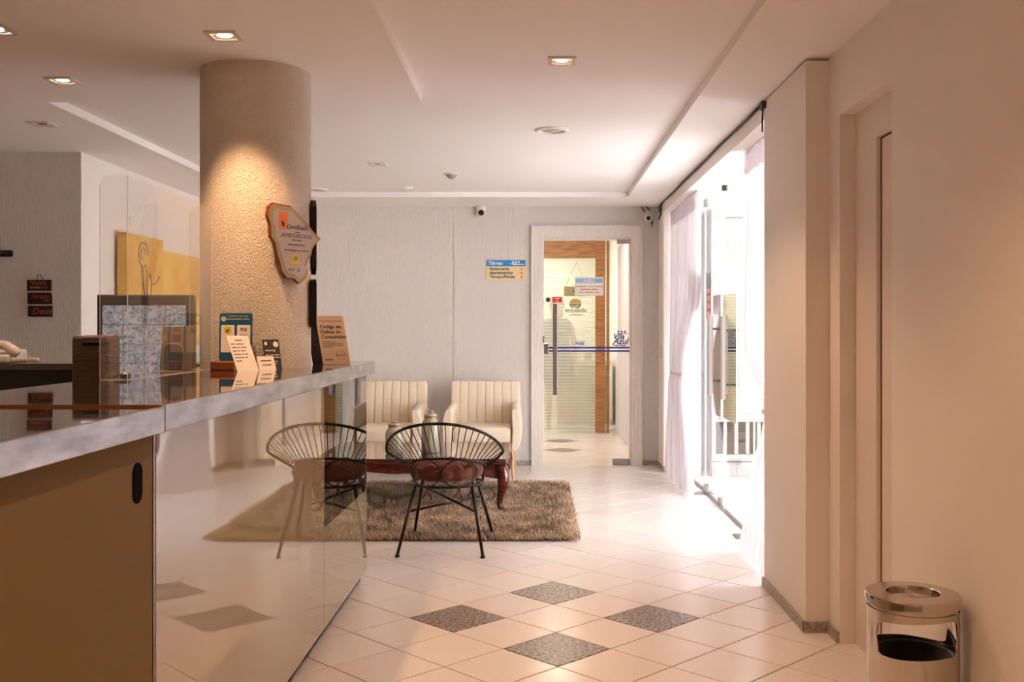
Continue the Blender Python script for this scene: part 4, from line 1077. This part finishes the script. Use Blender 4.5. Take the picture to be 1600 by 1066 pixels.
# keys
ky = thing('key_bunch', (-1.44, 3.50, CT), 'small bunch of keys lying behind the acrylic wing', 'keys')
mk('key_fob', G().rbox(-1.432, -1.40, 3.47, 3.50, CT, CT + .018, .006, 2), M['black'], ky)
mk('ring', G().tube([(-1.445 + .016 * math.cos(a), 3.49 + .012 * math.sin(a), CT + .012 + .008 * math.cos(a)) for a in [2 * PI * k / 18 for k in range(18)]], .002, 6, closed=True), M['steel2'], ky, smooth=True)
for dx_, dz_ in ((-.06, 0), (-.054, .006), (-.048, .012)):
    mk('key', G().prism([(0, -.003), (.032, -.003), (.032, .003), (0, .003)], frame((-1.455 + dx_ * .5, 3.48, CT + .003 + dz_), (1, .15, .2), (0, 1, 0)), 0, .002).tube([(-1.448 + dx_ * .1, 3.486, CT + .010 + dz_), (-1.442, 3.488, CT + .013 + dz_)], .006, 8), M['steel2'], ky)
# leather card stand
cdm = mat('dark_leather', '#2f231d', .4)
cs_ = thing('leather_stand', (-1.425, 3.97, CT), 'small dark rounded leather stand with a key inside the acrylic guard', 'stand')
fr = FC(-1.4255, 3.97, CT)
pr = [(-.037, 0), (.037, 0), (.037, .088), (.034, .1), (.027, .108), (.018, .111), (-.018, .111), (-.027, .108), (-.034, .1), (-.037, .088)]
mk('back', G().prism(pr, fr, -.008, 0), cdm, cs_)
mk('piping', G().tube([fr @ Vector((p[0], p[1], -.004)) for p in pr[1:] + pr[:1]], .0022, 6), mat('tan_piping', '#b79a7c', .5), cs_)
mk('ledge', G().rbox(-1.463, -1.388, 3.94, 3.97, CT, CT + .006, .002, 1), M['oak'], cs_)
mk('clip', G().rbox(-1.408, -1.394, 3.955, 3.968, CT + .006, CT + .028, .003, 2), M['black'], cs_)
# brown sheet in a holder behind it
sh_ = thing('sheet_holder', (-1.44, 4.12, CT), 'brown tinted sheet leaning in an acrylic holder by the monitor', 'holder')
fr = frame((-1.462, 4.10, CT), (1, .12, 0), (0, .25, 1))
mk('sheet', G().prism(rect(-.062, .062, .004, .185), fr, 0, .002), mat('brown_sheet', '#77604f', .4), sh_)
g = G()
for k in range(7): g.flat(rect(-.045, .045 - .012 * (k % 3), .16 - .013 * k, .163 - .013 * k), fr, .0026)
mk('print', g, mat('brown_print', '#5b4638', .6), sh_)
mk('holder_foot', G().rbox(-1.50, -1.425, 4.09, 4.17, CT, CT + .004, .001, 1), M['acrylic'], sh_)
# wooden card block with the blue payment sign
wbk = thing('wooden_block', (-1.28, 4.22, CT), 'reddish wooden block in front of the round column', 'block')
mk('block', G().rbox(-1.345, -1.222, 4.165, 4.272, CT, CT + .036, .004, 2), add_mottle(mat('red_wood', '#8e4a25', .4), '#7c3d1e', '#a3592f', 8, (1, 6, 6)), wbk)
mk('groove', G().box(-1.341, -1.226, 4.236, 4.244, CT + .0355, CT + .0368), M['groove'], wbk)
bs = thing('payment_sign', (-1.262, 4.24, CT + .037), 'blue payment sign with two white panels standing on the wooden block', 'sign')
fr = frame((-1.262, 4.240, CT + .037), (1, 0, 0), (0, .06, 1))
mk('board', G().prism(rrect(.138, .20, .010, 0, .1), fr, -.003, 0), mat('teal_board', '#1f5f80', .4), bs)
g = G().flat(rrect(.056, .115, .004, -.034, .0925), fr, .0006).flat(rrect(.056, .115, .004, .033, .0925), fr, .0006)
mk('white_panel', g, M['paper'], bs)
g = G().flat(rrect(.03, .027, .005, -.034, .128), fr, .0012); mk('yellow_emblem', g, mat('yellow_print', '#e8c21c', .5), bs)
g = G().flat([(-.040, .120), (-.031, .134), (-.026, .131), (-.035, .118)], fr, .0018).flat([(-.043, .127), (-.036, .130), (-.030, .124), (-.037, .121)], fr, .0019); mk('emblem_print', g, mat('teal_print', '#2a6a70', .5), bs)
g = text_g(G(), 'PIX', .020, fr @ Matrix.Translation((.033, .124, .0012)), 'CENTER', bold=.0004); mk('lettering', g, M['ink'], bs)
g = G().flat(rrect(.034, .03, .002, .033, .095), fr, .0012); mk('code_panel', g, mat('dull_brown_print', '#b58f78', .6), bs)
g = text_g(G(), '~8 3 3', .0095, fr @ Matrix.Translation((.008, .184, .0010)), 'CENTER'); text_g(g, '~12 5', .0095, fr @ Matrix.Translation((.008, .172, .0010)), 'CENTER')
g.flat(circ(-.052, .176, .0115), fr, .001); mk('header_print', g, mat('pale_print', '#c7c2ae', .5), bs)
# white tent cards facing the guests
wcp = M['paper']
def leaning_card(name, p0, p1, up, label, m, lines, inkm, cat='card', thick=.002, grp=None):
    p0, p1, up = Vector(p0), Vector(p1), Vector(up)
    t = thing(name, (p0 + p1) / 2, label, cat)
    fr = frame(p0, p1 - p0, up); W_ = (p1 - p0).length; H_ = up.length
    mk('sheet', G().prism(rect(0, W_, 0, H_), fr, -thick, 0), m, t)
    mk('prop', G().prism([(W_ * .3, .001), (W_ * .7, .001), (W_ * .6, H_ * .55), (W_ * .4, H_ * .55)], frame(p0 + Vector((-.55 * abs(up.x), .0, 0)) - Vector((.006, 0, 0)), p1 - p0, Vector((-.0, 0, H_))), -.0015, 0), m, t)
    g = G()
    for (s, size, xx, zz, al) in lines: text_g(g, s, size, fr @ Matrix.Translation((W_ * xx, H_ * zz, .0008)), al, bold=.0001)
    mk('lettering', g, inkm, t)['kind'] = 'stuff'
    return t, fr, W_, H_
leaning_card('info_card', (-1.195, 4.045, CT), (-1.140, 4.155, CT), (-.062, .012, .142), 'white leaning card with lines of print in front of the payment sign', wcp,
             [('~7', .011, .5, .85, 'CENTER')] + [(s, .0105, .08, .74 - .095 * i, 'LEFT') for i, s in enumerate(('~4 8', '~5 2 6', '~4 2 5', '~7 2 3', '~9 3', '~6'))], M['inkgrey'], 'card')
leaning_card('info_card', (-1.145, 4.185, CT), (-1.093, 4.252, CT), (-.022, .006, .055), 'small low white card beside the leaning white card', wcp,
             [('~8', .012, .5, .62, 'CENTER'), ('~7', .012, .5, .3, 'CENTER')], M['inkgrey'], 'card')
t, fr, W_, H_ = leaning_card('contact_card', (-1.140, 4.262, CT), (-1.085, 4.315, CT), (-.042, .0, .122), 'black contact card with round emblem leaning at the column foot', mat('charcoal_card', '#38333a', .5),
             [('whatsApp', .0125, .08, .60, 'LEFT'), ('~4 3 5', .0085, .5, .45, 'CENTER'), ('~6 2 7', .0085, .5, .37, 'CENTER'), ('~6', .0085, .6, .24, 'CENTER'), ('~4', .0085, .6, .16, 'CENTER')], M['paper'], 'card')
mk('emblem', G().flat(circ(W_ * .78, H_ * .83, .0125), fr, .0009).flat(rrect(.012, .014, .003, W_ * .17, H_ * .86), fr, .0009), M['paper'], t)
# law book
bk = thing('law_book', (-1.02, 4.84, CT), 'thick upright book with black spine and tan cover beside the column', 'book')
fr = frame((-1.012, 4.80, CT + .001), (1, .10, 0), (0, .1, 1))
def lean_b(g): 
    sh = Matrix.Identity(4); sh[0][1] = -.16
    return sh
S_ = Matrix.Identity(4); S_[0][1] = -.17
FB = fr @ S_
mk('cover', G().prism(rect(-.0, .128, 0, .232), FB, -.004, 0).prism(rect(-.0, .128, 0, .232), FB, -.05, -.046), mat('tan_cover', '#f0d6ba', .5), bk)
mk('spine', G().prism([(-.048, 0), (0, 0), (0, .232), (-.048, .232)], FB, -.05, .0006), mat('black_spine', '#191310', .45), bk)
mk('pages', G().prism(rect(0, .123, .004, .228), FB, -.046, -.004), M['paper'], bk)
g = G()
text_g(g, 'Código de', .0235, FB @ Matrix.Translation((.012, .172, .001)), bold=.0003); text_g(g, 'Defesa do', .0235, FB @ Matrix.Translation((.012, .148, .001)), bold=.0003); text_g(g, 'Consumidor', .0235, FB @ Matrix.Translation((.012, .124, .001)), bold=.0003)
for i, (x0, x1) in enumerate(((.012, .075), (.012, .105), (.012, .11), (.012, .06))): g.flat(rect(x0, x1, .108 - .009 * i, .110 - .009 * i), FB, .001)
g.flat(rect(.012, .118, .206, .2075), FB, .001)
text_g(g, '~6', .011, FB @ Matrix.Translation((.014, .018, .001)))
for k in range(16):
    a0, a1 = 2 * PI * k / 18, 2 * PI * (k + .8) / 18
    g.flat([(.092 + .022 * math.cos(a0), .045 + .022 * math.sin(a0)), (.092 + .022 * math.cos(a1), .045 + .022 * math.sin(a1)), (.092 + .0205 * math.cos(a1), .045 + .0205 * math.sin(a1)), (.092 + .0205 * math.cos(a0), .045 + .0205 * math.sin(a0))], FB, .001)
g.flat(rect(.066, .120, .047, .0485), FB, .001).flat(rect(.066, .116, .042, .0435), FB, .001)
mk('lettering', g, M['ink'], bk)

# certificate plaque on the column
def on_col(ang, z, off=0): return Vector((CC[0] + (CR + off) * math.cos(ang), CC[1] + (CR + off) * math.sin(ang), z))
aN = math.atan2(-.6, .81)
pc = on_col(aN, 1.657, .012)
fr = frame(pc, (-math.sin(aN), math.cos(aN), 0), (0, 0, 1))
# outline measured in the photo (crop pixels of the plaque: 723 wide = 95 px)
raw = [(95, 85), (210, 95), (305, 100), (655, 460), (600, 520), (560, 590), (545, 660), (500, 740), (470, 815), (500, 860), (490, 930), (440, 985), (395, 1015), (340, 965), (250, 955), (190, 870), (185, 810), (150, 700), (120, 555), (75, 480), (70, 340), (40, 240), (55, 130)]
def conv(p): 
    px_ = 410 + p[0] * 95 / 723; py_ = 310 + p[1] * 140 / 1066
    zz = CAM_H - (py_ - VY) * 4.386 / F_PX
    xx = (px_ - 456) * 4.386 / F_PX / .77
    return (xx, zz - 1.657)
outl = [conv(p) for p in raw]
cxm = sum(p[0] for p in outl) / len(outl); cym = sum(p[1] for p in outl) / len(outl)
ins = [(cxm + (p[0] - cxm) * .83 + .004, cym + (p[1] - cym) * .86) for p in outl]
ins2 = [(cxm + (p[0] - cxm) * .965, cym + (p[1] - cym) * .97) for p in outl]
cp = thing('certificate_plaque', pc, 'map shaped wooden certificate plaque with silver face on the column', 'plaque')
mk('wood_back', G().prism(outl, fr, -.006, .010), mat('reddish_wood', '#7d3a22', .35, coat=.3), cp)
mk('gold_border', G().prism(ins2, fr, .010, .0125), mat('gold_border', '#a8926c', .4, .3), cp)
mk('silver_face', G().prism(ins, fr, .0125, .0140), mat('silver_face', '#b0a7a4', .45, .2), cp)
fz_ = .0146
def cv(px_, py_): return conv((px_, py_))
a, b = cv(160, 375), cv(260, 185)
mk('orange_panel', G().flat(rect(a[0], b[0], a[1], b[1]), fr, fz_), mat('orange_panel', '#d2703f', .5), cp)
g = G()
for (s, size, px_, py_, sh2) in (('Certificado', .027, 370, 370, .4), ('~6', .009, 370, 415, 0), ('~4 6 3 7 4 6', .0085, 365, 445, 0), ('~7 5 2 8 6 4', .0085, 360, 470, 0), ('~4 5', .009, 365, 510, 0.2), ('~3 9 3 8', .0095, 365, 632, 0), ('2018', .0165, 300, 868, 0)):
    p = cv(px_, py_); text_g(g, s, size, fr @ Matrix.Translation((p[0], p[1], fz_)), 'CENTER', shear=sh2, bold=.00015)
for (px_, py_, s) in ((205, 310, .012), (212, 340, .008)): 
    p = cv(px_, py_); g.flat(star(p[0], p[1], s), fr, fz_ + .0004)
mk('lettering', g, M['ink'], cp)
g = G(); p = cv(360, 568); text_g(g, '~14', .0125, fr @ Matrix.Translation((p[0], p[1], fz_)), 'CENTER', bold=.0002); mk('lettering', g, mat('maroon_letters', '#7a4038', .6), cp)
p = cv(350, 720); q = cv(350, 785)
mk('gold_ribbon', G().flat([(p[0] - .026, q[1]), (p[0] + .026, q[1]), (p[0] + .024, p[1] - .008), (p[0] - .024, p[1] - .008)], fr, fz_).flat(circ(p[0], p[1], .019), fr, fz_ + .0003), mat('yellow_seal', '#cfae3c', .5), cp)
mk('seal_print', G().flat(circ(p[0], p[1], .011), fr, fz_ + .0006), mat('green_seal', '#7f8a3a', .5), cp)
p = cv(385, 855); mk('blue_emblem', G().flat(star(p[0], p[1], .014), fr, fz_).flat(circ(p[0], p[1], .007), fr, fz_ + .0003), mat('blue_emblem', '#4a8fc0', .5), cp)
# two plaques seen edge-on on the column's side
def side_plaque(z0, z1, pts, label):
    an = math.radians(13); pa = on_col(an, (z0 + z1) / 2, .010)
    fr = frame(pa, (-math.sin(an), math.cos(an), 0), (0, 0, 1))
    t = thing('award_plaque', pa, label, 'plaque')
    mk('wood_back', G().prism(pts, fr, -.010, .012), M['black'], t)
    mk('face_plate', G().prism([(p[0] * .85, p[1] * .88) for p in pts], fr, .012, .0145), mat('grey_face', '#8a8480', .4, .3), t)
hA = (1.875 - 1.54) / 2
side_plaque(1.54, 1.875, [(-.07, hA * .8), (-.02, hA), (.10, hA * .75), (.12, 0), (.06, -hA * .55), (.04, -hA * .9), (0, -hA), (-.04, -hA * .85), (-.05, -.2 * hA)], 'dark award plaque on the column side behind the certificate')
hB = (1.515 - 1.30) / 2
side_plaque(1.30, 1.515, rrect(.18, 2 * hB, .02), 'lower dark award plaque on the column side above the book')

# ------------------------------------------------------------------ person behind the restaurant glass
def person():
    X, Y = .27, 13.15
    t = thing('person', (X, Y, 0), 'person in a grey green dress standing behind the frosted glass', 'person')
    sk = mat('skin', '#c79f86', .6); dress = mat('dress', '#5f6657', .8); hair = mat('hair', '#3b2a20', .6)
    V_ = []; E_ = []; R_ = []
    def vtx(p, r_, par=None):
        V_.append(p); R_.append(r_)
        if par is not None: E_.append((par, len(V_) - 1))
        return len(V_) - 1
    pel = vtx((0, 0, .92), .13); wa = vtx((0, 0, 1.06), .115, pel); chs = vtx((0, 0, 1.24), .135, wa); nk0 = vtx((0, .01, 1.39), .065, chs); nk = vtx((0, 0, 1.45), .05, nk0)
    hd0 = vtx((0, -.01, 1.51), .075, nk); hd1 = vtx((0, -.01, 1.59), .088, hd0); vtx((0, 0, 1.645), .06, hd1)
    nose = vtx((0, -.10, 1.545), .014, hd0)
    for s in (-1, 1):
        hp = vtx((s * .09, 0, .88), .095, pel); kn = vtx((s * .10, -.01, .49), .056, hp); cf = vtx((s * .105, .01, .33), .052, kn); ak = vtx((s * .11, .02, .09), .034, cf); he = vtx((s * .112, .0, .045), .036, ak); vtx((s * .125, -.15, .026), .026, he)
        shd = vtx((s * .165, 0, 1.36), .058, chs); el = vtx((s * .225, .02, 1.08), .042, shd); wr_ = vtx((s * .24, -.05, .85), .028, el); pm_ = vtx((s * .243, -.075, .78), .033, wr_)
        for k, (dx_, ln_) in enumerate(((-.022, .075), (-.008, .085), (.008, .08), (.022, .065))):
            f1 = vtx((s * .243, -.085 + dx_, .74), .010, pm_); vtx((s * .238, -.092 + dx_, .74 - ln_), .008, f1)
        th_ = vtx((s * .225, -.11, .775), .010, pm_); vtx((s * .218, -.125, .735), .008, th_)
    me = bpy.data.meshes.new('body'); me.from_pydata(V_, E_, []); me.materials.append(sk)
    o = bpy.data.objects.new('body', me); COL.objects.link(o); o.parent = t
    md = o.modifiers.new('skin', 'SKIN'); 
    for i, sv in enumerate(me.skin_vertices[0].data): sv.radius = (R_[i], R_[i]); sv.use_root = (i == 0)
    o.modifiers.new('sub', 'SUBSURF').levels = 2; o.modifiers['sub'].render_levels = 2; md.use_smooth_shade = True
    def dr(u, v):
        a = 2 * PI * u; tab = [(0, .235, .20), (.3, .215, .17), (.5, .185, .15), (.66, .155, .125), (.85, .185, .145), (.97, .175, .12), (1, .10, .09)]
        rx_, ry_ = lerp_tab(tab, v); z = .56 + v * .86; fo = 1 + .04 * math.sin(9 * a) * max(0, .5 - v)
        return (rx_ * math.cos(a) * fo, ry_ * math.sin(a) * fo, z)
    mk('dress', G().grid(dr, 40, 30), dress, t, smooth=True, world=False)
    mk('hair', G().ball((0, .025, 1.60), .108, 16, (.95, .95, 1.0)).ball((0, .06, 1.50), .085, 14, (1.0, .6, 1.3)), hair, t, smooth=True, world=False)
    for s in (-1, 1): mk('eye', G().ball((s * .033, -.085, 1.575), .010, 8), M['ink'], t, world=False)
    mk('mouth', G().ball((0, -.082, 1.505), .02, 8, (1, .4, .3)), mat('lips', '#9c5a50', .5), t, world=False)
    for s in (-1, 1): mk('ear', G().ball((s * .088, .0, 1.56), .022, 8, (.4, .7, 1.1)), sk, t, world=False)
person()

# curtain on the right wall of the passage
pcn = thing('passage_curtain', (1.0, 12.0, 0), 'pale full length curtain on the side wall behind the glass door', 'curtain')
mk('drape', G().grid(lambda u, v: (1.02 + .022 * math.sin(u * 22 * PI), 11.2 + 1.2 * u, .01 + v * 2.25), 120, 6), mat('grey_curtain', '#d8d4d8', .9), pcn, smooth=True)
mk('rail', G().box(1.0, 1.05, 11.1, 12.45, 2.26, 2.28), M['white'], pcn)
